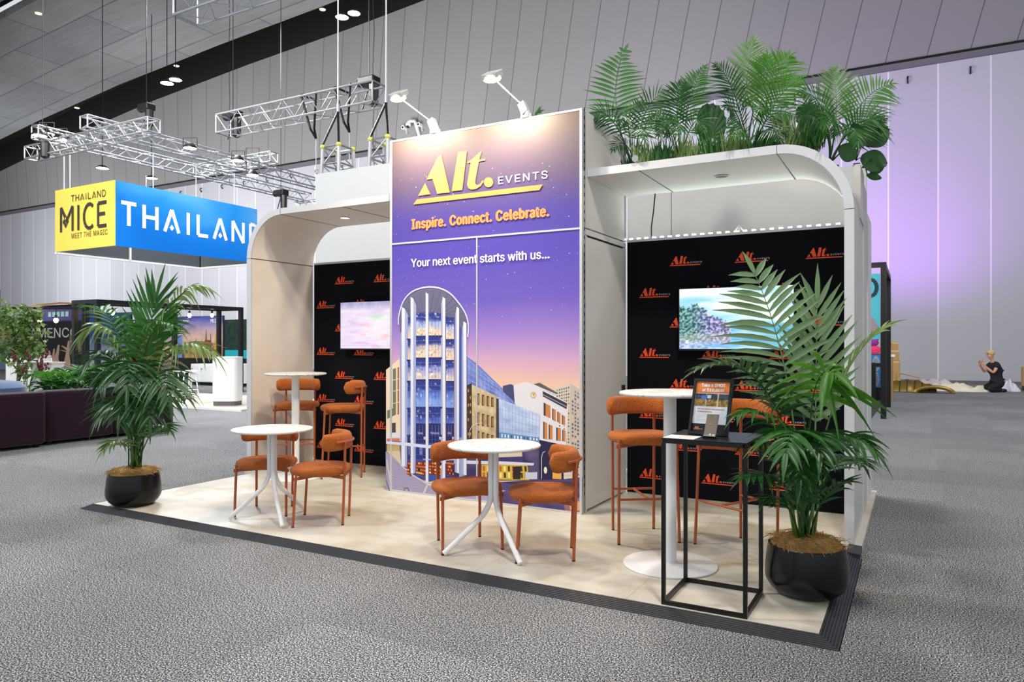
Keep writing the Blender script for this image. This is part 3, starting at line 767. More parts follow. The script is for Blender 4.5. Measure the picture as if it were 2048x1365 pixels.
# ================================================================ ARCHED CANOPIES AND BACK WALLS
YF, YB = 1.84, 2.80
def arch_path(sx, x_in, x_arc, r, zt):
    """outline point list from the tower side, over the arc, down the leg; sx = +1 right, -1 left"""
    pts = [(x_in, zt)]
    for k in range(13):
        a = PI/2 * k/12
        pts.append((x_arc + sx*r*math.sin(a), zt - r + r*math.cos(a)))
    pts.append((x_arc + sx*r, PZ))
    return pts
def arch(sx, x_in, x_arc, x_out, label, seams, dl, lit):
    t = thing('arched_canopy', label, 'canopy', (0,0,0))
    R_ = abs(x_out-x_arc); z1 = 2.95; th = 0.065
    out = arch_path(sx, x_in, x_arc, R_, z1)
    inn = arch_path(sx, x_in, x_arc, R_-th, z1-th)
    def ring(y0, y1, i_out, i_in):
        mb = MB(); n = len(i_out)
        for a, b in ((y0, 0), (y1, 1)): pass
        V = [(x,y0,z) for x,z in i_out] + [(x,y0,z) for x,z in i_in] + [(x,y1,z) for x,z in i_out] + [(x,y1,z) for x,z in i_in]
        Fc = []
        for i in range(n-1):
            Fc += [(i,i+1,n+i+1,n+i), (2*n+i,3*n+i,3*n+i+1,2*n+i+1), (i,2*n+i,2*n+i+1,i+1), (n+i,n+i+1,3*n+i+1,3*n+i)]
        Fc += [(0,n,3*n,2*n), (n-1,3*n-1,4*n-1,2*n-1)]
        mb.add(V, Fc); return mb
    ring(YF, YF+.02, out, inn).build('fascia', M['fascia'], t, smooth='edge')
    in2 = arch_path(sx, x_in, x_arc, R_-th-.002, z1-th-.002)
    ring(YF+.02, YB, out, inn).build('shell', M['cream'] if sx < 0 else M['white'], t, smooth='edge')
    sm = MB()
    for kind, v in seams:
        if kind == 'x': sm.box(v-.004, v+.004, YF+.0, YB, z1-th-.0025, z1-th)
        else:
            xi = x_arc + sx*(R_-th); sm.box(min(xi, xi-sx*.0025), max(xi, xi-sx*.0025), YF, YB, v-.004, v+.004)
    # open joint lines that follow the fascia
    sm.build('panel_joint', M['dark'], t)
    fj = MB(); fj.box(x_arc-.002, x_arc+.002, YF-.0015, YF, z1-th, z1)
    xo = sorted((x_arc+sx*R_, x_arc+sx*(R_-th))); fj.box(xo[0], xo[1], YF-.0015, YF, 2.428, 2.432)
    fj.build('fascia_joint', M['rail'], t)
    d = MB().lathe([(0.055,0.0),(0.062,-0.004),(0.062,-0.006),(0.05,-0.006)], (dl[0], dl[1], z1-th), 20, False, False).build('downlight_rim', M['alu_w'], t)
    MB().lathe([(0.05,-0.004),(0.0,-0.004)], (dl[0], dl[1], z1-th), 20, False, False).build('downlight_lens', emit('downlight_glow', (255,244,220), 3) if lit else mat('unlit_downlight', (120,92,62), .4), d)
    return t
arch(1, TX1+.004, 2.51, 3.035, 'white arched canopy on the right of the tower, with the row of plants on top', [('x', 1.44), ('x', 2.512)], (1.985, 2.361), False)
arch(-1, TX0-.002, -2.64, -3.165, 'white arched canopy on the left of the tower, with a lit downlight', [('x', -1.75), ('x', -2.64), ('z', 2.43)], (-2.18, 2.357), True)

def backdrop(x0, x1, label, cols, dx, z0, led):
    t = thing('fabric_backdrop', label, 'backdrop', (0,0,PZ))
    MB().box(x0, x1, 2.815, 2.845, .002, 2.405).build('fabric_panel', mat('black_fabric', (10,11,19), .9, spec=.15), t)
    MB().box(x0, x1, 2.81, 2.92, 2.406, 2.43).build('top_rail', M['alu_w'], t)
    MB().box(x0, x1, 2.85, 2.92, .002, .03).build('bottom_rail', M['alu_w'], t)
    a = Art((0, 2.815, 0)); 
    nrow = 9
    for j in range(nrow):
        z = 2.155 - j*.2865
        for i in range(8):
            x = cols + i*dx*2 + (0 if j % 2 == 0 else -dx)
            if x < x0+.01 or x+.31 > x1+.02: 
                continue
            logo(a, x, z, .303, (236,84,40), (206,208,216), 1)
    a.build('printed_logos', M['ink'], t)
    if led:
        l = MB(); n = 26
        for i in range(n):
            x = x0 + (x1-x0)*(i+.2)/n; l.box(x, x+(x1-x0)*.42/n, 2.825, 2.85, 2.431, 2.446)
        l.build('led_strip', M['led'], t)
        area('led_strip_glow', ((x0+x1)/2, 2.875, 2.55), ((x0+x1)/2, 2.8, 4), 5.0, x1-x0-.1, (.86,1.0,.94), .05)
        k = MB()
        for s in (-1, 0, 1): k.tube([((x0+x1)/2+.05+s*.05, 2.87, 2.43), ((x0+x1)/2+.05, 2.87, 2.50)], .008, 6)
        k.build('frame_bracket', M['alu_w'], t)
    return t
backdrop(TX1+.004, 2.966, 'black fabric backdrop with repeated orange logos in the right bay', 1.40, .2975, 2.2, True)
backdrop(-3.095, TX0-.004, 'black fabric backdrop with repeated orange logos in the left bay', -2.755, .30, 2.2, False)
cb = MB().tube([(1.27,2.79,2.885),(1.25,2.80,2.72),(1.22,2.83,2.58),(1.21,2.86,2.475)], .006, 6).build('power_cable', M['dark'])
tag(cb, 'thin dark cable hanging from the right canopy down to the led strip', 'cable')

# rear walls and side panels of the stand
t = thing('rear_wall', 'white rear wall seen through the gap over the right backdrop', 'wall panel', (0,0,0))
MB().box(TX1-.4, 3.0, 3.93, 4.0, PZ, 3.2).build('panel', M['grey_panel'], t)
MB().box(TX1+.1, TX1+.105, 3.927, 3.93, PZ, 3.2).build('panel_joint', M['rail'], t)
t = thing('rear_wall', 'tall white rear wall rising above the left canopy', 'wall panel', (0,0,0))
MB().box(-4.18, -.6, 3.95, 4.02, 0.04, 3.93).build('panel', M['header'], t)
MB().box(-2.2, -2.195, 3.947, 3.95, PZ, 3.9).build('panel_joint', M['rail'], t)
MB().box(-4.18, -3.2, 3.95, 4.02, 0.0, 0.04).build('foot', M['rail'], t)
t = thing('partition_wall', 'stepped white side panels behind the right arch leg', 'partition', (0,0,0))
MB().box(2.985, 3.04, 2.82, 3.30, PZ, 2.80).build('panel', M['white'], t)
MB().box(2.985, 3.045, 3.32, 3.90, PZ, 2.62).build('panel', M['white2'], t)
MB().box(2.99, 3.035, 3.30, 3.32, PZ, 2.55).build('panel_joint', M['rail'], t)
t = thing('side_planter_box', 'narrow white planter box hung on the outside of the right arch', 'planter', (0,0,0))
MB().box(2.99, 3.045, 2.36, 2.79, 2.44, 2.86).build('box', M['white'], t, bevel=.003)
MB().box(2.994, 3.041, 2.364, 2.786, 2.86, 2.868).build('soil', M['black'], t)

# ================================================================ SCREENS
def fbm(x, y, s=0.0, o=4):
    v = 0; a = .5
    for k in range(o):
        v += a*noise.noise((x, y, s)); x *= 2; y *= 2; a *= .5
    return v
def scene_right(u, v):
    if v > .42:
        c = fbm(u*2.2, v*7, 1.3) ; f = max(0, min(1, .62 + c*1.9 + (v-.6)*.5))
        col = tuple(a+(b-a)*f for a, b in zip((150,214,244), (250,250,252)))
    else:
        c = fbm(u*4+v*6, v*22, 4.2); f = max(0, min(1, .5+c*1.6))
        col = tuple(a+(b-a)*f for a, b in zip((96,176,226), (206,236,250)))
        g = max(0, min(1, (u-.55)*1.6)) * (1-abs(v-.2)*2.2)
        if g > 0: col = tuple(a+(b-a)*g*.6 for a, b in zip(col, (52,150,120)))
    top = (.72 - u*.62) + .10*fbm(u*9, 3.3, .5) + (.10*fbm(u*34, 7.7, 2.)) + (.08 if .11 < u < .26 else 0)
    if u < .47 and v < top and v > .10 - u*.02:
        k = fbm(u*42, v*28, 9.1, 3); g = max(0, min(1, .5+k*2.4)); w = max(0,min(1,(u-.1)*5))
        a_ = tuple(p+(q-p)*w for p, q in zip((20,70,76), (64,62,120))); b_ = tuple(p+(q-p)*w for p, q in zip((150,196,190), (206,204,236)))
        col = tuple(p+(q-p)*g for p, q in zip(a_, b_))
        if v < .26: col = tuple(p*.6+r*.4 for p, r in zip(col, (214,214,200)))
    if v < .12:
        k = fbm(u*30, v*34, 2.2); g = max(0,min(1,.5+k*2)); w = max(0, 1-u*2.0)
        c2 = tuple(p+(q-p)*g for p, q in zip((110,130,190), (220,226,240))); col = tuple(p*(1-w)+r*w for p, r in zip(col, c2))
    return col
def scene_left(u, v):
    k = fbm(u*3+v*2, v*9-u*2, 5.5); j = fbm(u*7, v*14, 8.1)
    col = [226+26*k, 216+30*k-12*abs(j), 232+14*j]
    r = max(0, fbm(u*4+2, v*10+3, 3.0)*2.2) * (1.15-v)
    col = [col[0]+6*r, col[1]-46*r, col[2]-44*r]
    if v > .80: 
        w = min(1,(v-.80)*6); m_ = 170+50*fbm(u*10, v*3, 1.1); col = [col[0]*(1-w)+m_*w, col[1]*(1-w)+(m_-6)*w, col[2]*(1-w)+(m_+34)*w]
    gg = max(0, 1-((u-.55)/.14)**2-((v-.68)/.05)**2); col = [col[0]-46*gg, col[1]+6*gg, col[2]-40*gg]
    return tuple(col)
def television(x0, x1, z0, z1, label, fn):
    t = thing('wall_screen', label, 'screen', (0,0,0))
    MB().box(x0-.008, x1+.008, 2.735, 2.775, z0-.016, z1+.006).build('bezel', M['dark'], t, bevel=.003)
    MB().box((x0+x1)/2-.2, (x0+x1)/2+.2, 2.775, 2.814, (z0+z1)/2-.15, (z0+z1)/2+.15).build('wall_mount', M['dark'], t)
    a = Art((0, 2.735, 0)); a.grid(x0, z0, x1, z1, 150, 88, fn, 0)
    a.build('lit_picture', M['screen'], t)
    MB().box(x1-.23, x1-.21, 2.742, 2.752, z0-.021, z0-.016).build('status_light', M['alu_w'], t)
    return t
tv = television(1.518, 2.507, 1.422, 1.970, 'lit wall screen showing a blue sea, clouds and a wooded island, right bay', scene_right)
a = Art((0, 2.735, 0)); a.rect(1.575, 1.472, 1.600, 1.502, (250,250,250), 2); a.build('caption_mark', M['screen'], tv)
television(-2.589, -1.60, 1.416, 1.962, 'lit wall screen with a blurred pale pink picture, left bay partly behind the tower', scene_left)

# ================================================================ CHAIRS, STOOLS, TABLES
def bend(p0, p1, p2, n=8):
    out = []
    for i in range(n+1):
        t = i/n; out.append(tuple(a*(1-t)**2 + 2*b*t*(1-t) + c*t*t for a, b, c in zip(p0, p1, p2)))
    return out
def superring(cx, cy, rx, ry, z, e=2.5, n=44):
    out = []
    for k in range(n):
        a = 2*PI*k/n; ca, sa = math.cos(a), math.sin(a)
        out.append((cx+rx*math.copysign(abs(ca)**(2/e), ca), cy+ry*math.copysign(abs(sa)**(2/e), sa), z))
    return out
def make_seat(name, label, cat, tall, group):
    t = thing(name, label, cat, (0,0,PZ), 0, group)
    zs = .705 if tall else .388                      # underside of the cushion
    th = .075 if tall else .072
    S = [(0.55,0.0),(0.86,0.002),(0.95,.010),(0.995,.026),(1.0,.040),(0.985,.055),(0.93,.066),(0.80,.072),(0.55,.076),(0.25,.077)]
    mb = MB(); mb.loft([superring(0,-.012,.243*s,.232*s,zs+z*th/.077) for s,z in S])
    seat = mb.build('seat', M['boucle'], t, smooth=True)
    # bolster backrest: rounded bar bent round the sitter
    zb = zs + (.256 if tall else .264); hh = .068; tt = .042; R_ = .222
    rings = []; nA = 22; A = math.radians(80)
    for i in range(nA+1):
        a = -A + 2*A*i/nA
        e = min(1.0, (A-abs(a))/math.radians(13)); s = max(.06, math.sqrt(max(0, 1-(1-e)**2)))
        ring = []
        for k in range(18):
            b = 2*PI*k/18; cb_, sb = math.cos(b), math.sin(b)
            rr_ = R_ + tt*(.55+.45*s)*math.copysign(abs(cb_)**.75, cb_)*s
            ring.append((rr_*math.sin(a), -.01+rr_*math.cos(a)*.93, zb + hh*s*math.copysign(abs(sb)**.75, sb) + .0))
        rings.append(ring)
    MB().loft(rings).build('backrest', M['boucle'], t, smooth=True)
    # legs
    fx, fy, bx, by = (.222,-.20,.16,.205) if tall else (.212,-.185,.155,.188)
    tx, ty = (.212,-.168) if tall else (.206,-.160)
    ax_, ay_ = (.165,.196) if tall else (.16,.190)
    zt = zb + .004
    for s in (-1, 1):
        l = MB().tube([(s*fx,fy,.008),(s*tx,ty,zs+.038)], .0105, 10).build('leg', M['terra'], t, smooth='edge')
        MB().tube([(s*fx,fy,0),(s*fx,fy,.009)], .0108, 10).build('foot_cap', M['terra_d'], l)
        l = MB().tube([(s*bx,by,.008),(s*ax_,ay_+.012,zs+.02),(s*ax_,ay_+.018,zt)], .0105, 10).build('leg', M['terra'], t, smooth='edge')
        MB().tube([(s*bx,by,0),(s*bx,by,.009)], .0108, 10).build('foot_cap', M['terra_d'], l)
    rl = [((R_+.052)*math.sin(a), -.01+(R_+.052)*math.cos(a)*.93, zt) for a in [math.radians(-52+104*i/14) for i in range(15)]]
    MB().tube(rl, .0095, 8).build('back_rail', M['terra'], t, smooth='edge')
    fr = MB()
    for s in (-1, 1):
        fr.obox((s*(tx-.075), ty+.055, zs-.012), (.095,-.065*1,0) if s > 0 else (-.095,-.065,0), (.004*s*.6,.004,0), (0,0,.013))
        fr.obox((s*.10, .115, zs-.012), (s*.072,.088,0), (.004,-.003*s,0), (0,0,.013))
    fr.obox((0,.19,zs-.012), (ax_,0,0), (0,.004,0), (0,0,.012))
    fr.obox((0,0,zs-.010), (.11,0,0), (0,.10,0), (0,0,.008))
    fr.build('seat_frame', M['terra'], t)
    if tall:
        fz = .315; k = fz/(zs+.038)
        lx, ly = fx+(tx-fx)*k, fy+(ty-fy)*k; qx, qy = bx+(ax_-bx)*k, by+(ay_-by)*k
        ft = MB(); ft.tube([(-lx,ly,fz),(lx,ly,fz)], .009, 8); ft.tube([(-qx,qy,fz+.0),(qx,qy,fz+.0)], .009, 8); ft.tube([(lx*.0+.0,ly,fz),(0,qy,fz)], .009, 8)
        ft.build('footrest', M['terra'], t, smooth='edge')
    return t
def facing(dx, dy): return math.atan2(dx, -dy)
lg = 'rust low chairs with round seats'
chair0 = make_seat('lounge_chair', 'low rust boucle chair behind the left round table, facing the viewer', 'chair', False, lg)
def put(o, x, y, f): o.location = (x, y, PZ); o.rotation_euler = (0,0,facing(*f)); return o
put(chair0, -1.41, .545, (.50,-.86))
put(dup(chair0, (0,0,0), 0, 'low rust boucle chair on the right of the left round table'), -.765, .525, (-.31,-.20))
put(dup(chair0, (0,0,0), 0, 'low rust boucle chair behind the right round table, its back against the mural side'), .635, .485, (.27,-.245))
put(dup(chair0, (0,0,0), 0, 'low rust boucle chair on the right of the right round table, at the mural corner'), 1.22, .56, (-.33,-.168))
sg = 'rust bar stools with curved backs'
st0 = make_seat('bar_stool', 'tall rust bar stool behind the left bar table, against the left arch wall', 'stool', True, sg)
put(st0, -2.72, 2.17, (.58,-.81))
put(dup(st0, (0,0,0), 0, 'tall rust bar stool on the right of the left bar table, before the black backdrop'), -2.02, 2.16, (-.40,-.28))
put(dup(st0, (0,0,0), 0, 'tall rust bar stool left of the right bar table, beside the store door'), 1.64, 1.315, (.58,-.81))
put(dup(st0, (0,0,0), 0, 'tall rust bar stool behind the black side table and the right palm'), 2.335, 1.37, (-.20,-.36))

def low_table(x, y, angs, label, rz=0):
    t = thing('round_cafe_table', label, 'table', (x,y,PZ), rz, 'low round marble tables')
    MB().lathe([(.0,.722),(.300,.722),(.315,.727),(.318,.735),(.315,.741),(.30,.743),(.0,.743)], seg=56, cap0=False, cap1=False).build('tabletop', M['marble'], t, smooth='edge')
    for a in angs:
        a = math.radians(a); c, s = math.cos(a), math.sin(a)
        pts = [(.024*c,.024*s,.722),(.024*c,.024*s,.40)] + bend((.024*c,.024*s,.40),(.026*c,.026*s,.30),(.125*c,.125*s,.215),8)[1:] + [(.345*c,.345*s,.017)]
        MB().tube(pts, .0185, 12).build('leg', M['tablewhite'], t, smooth='edge')
    MB().lathe([(.09,.715),(.09,.722)], seg=24).build('top_plate', M['tablewhite'], t)
    return t
low_table(-1.145, .355, (212,330,88), 'small round white marble table in front of the left pair of low chairs')
low_table(.905, .42, (222,330,100), 'small round white marble table in front of the mural with two low chairs')
def bar_table(x, y, label):
    t = thing('bar_table', label, 'table', (x,y,PZ), 0, 'tall marble bar tables')
    MB().lathe([(.0,1.095),(.305,1.095),(.322,1.101),(.325,1.108),(.322,1.115),(.31,1.118),(.0,1.118)], seg=56, cap0=False, cap1=False).build('tabletop', M['marble'], t, smooth='edge')
    MB().lathe([(.041,.012),(.041,1.095)], seg=28).build('column', M['tablewhite'], t, smooth='edge')
    MB().lathe([(.296,.0),(.30,.004),(.298,.010),(.29,.013),(.06,.016),(.05,.02),(.0,.02)], seg=56, cap1=False).build('base_plate', M['tablewhite'], t, smooth='edge')
    return t
bar_table(-2.40, 1.83, 'tall white bar table in the left bay under the arch')
bar_table(2.03, .745, 'tall white bar table with a round base plate in front of the right bay')

# black side table and what stands on it
t = thing('side_table', 'slim black steel-frame pedestal table beside the right palm', 'table', (2.2, .02, PZ))
TW, TD, TH, q_ = .455, .455, .905, .0105
for (x, y) in ((q_,q_),(TW-q_,q_),(q_,TD-q_),(TW-q_,TD-q_)):
    MB().box(x-q_, x+q_, y-q_, y+q_, 0, TH-.022).build('leg', M['blackmatte'], t, bevel=.001)
fm = MB()
for z, nm in ((0.001, 'lower_frame'), (TH-.022, 'upper_frame')):
    fm = MB()
    fm.box(q_*2, TW-q_*2, 0, q_*2, z, z+.021); fm.box(q_*2, TW-q_*2, TD-q_*2, TD, z, z+.021)
    fm.box(0, q_*2, q_*2, TD-q_*2, z, z+.021); fm.box(TW-q_*2, TW, q_*2, TD-q_*2, z, z+.021)
    fm.build(nm, M['blackmatte'], t)
MB().box(.0, TW, .0, TD, TH-.001, TH+.006).build('tabletop', mat('dark_satin_steel', (26,27,34), .28, .3), t, bevel=.001)
TT = PZ + TH + .006
# framed sign
sgn = thing('framed_sign', 'black framed leaflet on the side table reading Take a SHOT', 'sign', (2.395, .255, TT))
sgn.rotation_euler = (math.radians(-17), 0, math.radians(-8))
MB().box(-.115,-.10,-.012,.008,0,.325).build('frame', M['blackmatte'], sgn)
fmb = MB(); fmb.box(.10,.115,-.012,.008,0,.325); fmb.box(-.10,.10,-.012,.008,0,.015); fmb.box(-.10,.10,-.012,.008,.31,.325)
fmb.build('frame', M['blackmatte'], sgn)
MB().box(-.10,.10,.0,.008,.015,.31).build('backing', M['dark'], sgn)
MB().prism([(.03,.010,.17),(.10,.010,.17),(.10,.010,.03)], (0,.0,0.0001)).build('strut_card', mat('grey_card', (120,112,100), .8), sgn)
MB().prism([(.02,.012,.20),(.02,.115,.03),(.02,.012,.03)], (.004,0,0)).build('easel_strut', mat('brown_card', (112,100,84), .8), sgn)
a = Art((0,-.001,0), step=.0003)
a.rect(-.10,.015,.10,.31,(228,232,238),0)
a.rect(-.10,.242,.10,.31,(226,128,62),1)
a.text('Take a SHOT', -.07,.280,.07,.019,(255,255,255),3,.03); a.text('at $10,000!', -.062,.252,.066,.019,(255,255,255),3,.03)
def crowd(seed):
    def f(u, v):
        k = fbm(u*7+seed, v*7, seed); 
        if v > .55: return (60+70*k, 68+70*k, 84+60*k)
        return (150+150*k, 120+140*k, 60+120*k)
    return f
for i in range(3):
    x = -.10+.067*i; a.grid(x+.001,.165,x+.065,.239,12,12,crowd(i*3.7),1)
a.rect(-.045,.206,-.038+.006+.0,.226,(70,120,210),2); a.rect(-.028,.212,-.006,.232,(226,232,244),2); a.rect(-.062,.208,-.036,.228,(70,120,214),2); a.rect(.034,.166,.040,.238,(210,190,120),2)
a.text('WIN $10,000 OFF your conference', -.078,.146,.078,.008,(214,110,84),3,.02)
a.text('or event booking', -.078,.131,.01,.008,(214,110,84),3,.02)
for k, z in enumerate((.112,.104,.096,.086,.078)): a.rect(-.082,z,.03-.02*(k%2),z+.0025,(176,182,196),1)
a.rect(-.10,.015,.10,.064,(24,26,34),1)
logo(a, -.088, .030, .055, (238,140,60), (220,220,226), 2)
a.build('leaflet', M['ink'], sgn)
# small card stand
cs = thing('card_holder', 'small grey card on a black stand in front of the framed leaflet', 'card holder', (2.44, .10, TT), math.radians(-4))
cmb = MB(); cmb.box(-.034,.034,-.004,.06,0,.004); cmb.obox((0,.010,.012),(.034,0,0),(0,.012,.006),(0,-.003,.008)); cmb.build('stand', M['blackmatte'], cs, bevel=.001)
cd_ = MB().obox((0,.042,.068),(.033,0,0),(0,.002,-.0012),(0,.034,.058)); cd_.build('card', mat('taupe_card', (110,98,86), .6), cs)
a = Art((0,.006,.0112),(1,0,0),(0,.034,.058),(0,-.058,.034),.0007)
logo(a, -.014,.070,.026,(240,120,60),(236,150,110),4)
a.rect(-.002,.006,.007,.016,(226,224,220),4); a.rect(.015,.006,.027,.013,(226,224,220),4)
a.build('card_print', M['ink'], cs)
# flyer lying flat
fl_ = thing('flyer', 'white printed flyer lying flat on the left front of the side table', 'flyer', (2.292, .105, TT), math.radians(-2))
MB().box(-.085,.085,-.075,.075,0,.0012).build('sheet', mat('white_paper', (236,236,234), .7), fl_)
a = Art((0,0,.0012),(1,0,0),(0,1,0),(0,0,1),.0003)
a.rect(-.03,.034,.05,.052,(214,120,90),0)
for i in range(4):
    for j in range(2): a.rect(-.07+.037*i,-.055+.042*j,-.043+.037*i,-.04+.042*j,((206,180,120),(190,196,206),(214,200,160),(180,160,140))[(i+j)%4],0)
a.build('flyer_print', M['ink'], fl_)

# ================================================================ PLANTS
def leaf_mat(name, col, rough=.42, trans=.22, var=.25):
    return mat(name, col, rough, var=var, vscale=5, spec=.5, trans=trans)
LM = {'dark': leaf_mat('deep_green_leaf', (30, 76, 30), .36), 'mid': leaf_mat('green_leaf', (44, 98, 36), .40), 'light': leaf_mat('fresh_green_leaf', (68, 124, 34), .42, .35),
      'pale': leaf_mat('lit_leaf_back', (112, 142, 100), .40, .15), 'tips': leaf_mat('olive_leaf', (110, 136, 74), .45), 'stem': leaf_mat('green_stalk', (96, 132, 54), .45, .05)}  # pale: leaf undersides, with the light on them put into the colour
NV = -FV                                            # from the stand towards the open hall in front
def leaflet(mb, p, d, up, L, w, droop, seg=5, tipw=.06):
    d = d.normalized(); side = d.cross(up)
    if side.length < 1e-4: side = d.orthogonal()
    side.normalize(); nrm = side.cross(d).normalized()
    base = len(mb.v); V = []
    for i in range(seg+1):
        s = i/seg
        c = p + d*(L*s) + Vector((0,0,-1))*(droop*L*s*s)
        ww = w*(.35 + 2.6*s if s < .25 else (1.0 if s < .55 else max(tipw, (1-s)/.45)))
        fold = nrm*(ww*.28)
        V += [c - side*ww*.5 + fold*.5, c - fold*.5, c + side*ww*.5 + fold*.5]
    Fc = []
    for i in range(seg):
        a = 3*i
        Fc += [(a,a+1,a+4,a+3), (a+1,a+2,a+5,a+4)]
    mb.add(V, Fc)
def bez(P, t):
    P = [Vector(p) for p in P]
    while len(P) > 1: P = [a.lerp(b, t) for a, b in zip(P, P[1:])]
    return P[0]
def frond(parent, P, L, n, w, droop=.25, face=None, m='dark', start=.42, sweep=48, r0=.007, rnd=None, roll=0.0, seg=5, lift=.15, lmin=.45):
    """one pinnate leaf: stalk along the Bezier P (local points), n leaflet pairs"""
    rnd = rnd or random
    mb = MB(); S = 14
    pts = [bez(P, i/S) for i in range(S+1)]
    mb.tube(pts, [r0*(1-.75*i/S) for i in range(S+1)], 6)
    for i in range(n):
        t = start + (1-start)*(i+.5)/n
        p = bez(P, t); T = (bez(P, min(1,t+.02)) - bez(P, t-.02)).normalized()
        f = Vector(face) if face is not None else Vector((0,0,1))
        Nn = f - T*f.dot(T)
        if Nn.length < .05: Nn = T.orthogonal()
        Nn.normalize(); B_ = T.cross(Nn).normalized()
        if roll: B_ = (B_*math.cos(roll) + Nn*math.sin(roll)).normalized()
        q = (i+.5)/n
        prof_ = lmin + (1-lmin)*math.sin(PI*min(1, q*1.05+.12))**.7 if q < .9 else lmin*.9
        sw = math.radians(sweep*(.75+.55*q) )
        for s in (-1, 1):
            a = sw*rnd.uniform(.9,1.1)
            d = B_*s*math.cos(a*.9) + T*math.sin(a) + Nn*(lift+rnd.uniform(-.08,.10))
            leaflet(mb, p, d, Nn, L*prof_*rnd.uniform(.88,1.08), w*rnd.uniform(.85,1.1), droop*rnd.uniform(.6,1.5), seg)
    T = (bez(P,1)-bez(P,.97)).normalized()
    leaflet(mb, bez(P,.99), T, Vector(face) if face is not None else Vector((0,0,1)), L*lmin, w*.9, droop, seg)
    return mb.build('frond', LM[m], parent, smooth=True)
def coir(parent, r, z, seed, n=620):
    rn = random.Random(seed); mb = MB()
    prof_ = [(r*.99,z-.03),(r*.98,z+.012),(r*.85,z+.045),(r*.5,z+.066),(0.001,z+.07)]
    mb.lathe(prof_, seg=28, cap0=False)
    for i in range(n):
        a = rn.uniform(0,2*PI); q = r*math.sqrt(rn.random())*1.0; p = Vector((q*math.cos(a), q*math.sin(a), z+.03+.045*(1-q/r)))
        b = rn.uniform(0,2*PI); l = rn.uniform(.03,.09)
        pts = [p, p+Vector((math.cos(b)*l*.5, math.sin(b)*l*.5, rn.uniform(.004,.024))), p+Vector((math.cos(b+.6)*l, math.sin(b+.6)*l, rn.uniform(-.02,.012)))]
        mb.tube(pts, .0014, 3, cap=False)
    return mb.build('coir_mulch', M['coir'], parent)
def pot(parent):
    return MB().lathe([(.0,0),(.135,0),(.165,.010),(.198,.040),(.220,.075),(.227,.105),(.224,.16),(.214,.24),(.207,.280),(.200,.283),(.194,.278),(.192,.235),(.0,.23)], seg=56, cap0=False, cap1=False).build('pot', M['pot'], parent, smooth='edge')
def palm(label, x, y, specs, seed, px2):
    """specs: stalk control points as read in the photograph with a depth offset, turned into points round the pot"""
    t = thing('potted_palm', label, 'potted palm', (x,y,PZ), 0, None)
    c = Vector((x,y,PZ)); dist = (c-CAM).dot(FV)
    pot(t); coir(t, .192, .262, seed)
    rn = random.Random(seed)
    for i, s in enumerate(specs):
        pts = [Vector((rn.uniform(-.05,.05), rn.uniform(-.05,.05), .27))]
        for (px, py, dd) in s['p']: pts.append(atd(px, py, dist+dd) - c)
        k = dict(s); k.pop('p')
        frond(t, pts, rnd=rn, **k)
    mb = MB()
    for i in range(7):
        a = rn.uniform(0,2*PI); b = Vector((.05*math.cos(a), .05*math.sin(a), .25))
        mb.tube([b, b+Vector((.04*math.cos(a),.04*math.sin(a),.22)), b+Vector((.07*math.cos(a),.07*math.sin(a),.42))], [.010,.007,.005], 6)
    mb.build('stalks', LM['stem'], t, smooth=True)
    return t
fv = tuple(NV*1.0 + Vector((0,0,.35)))
up_ = (0,0,1)
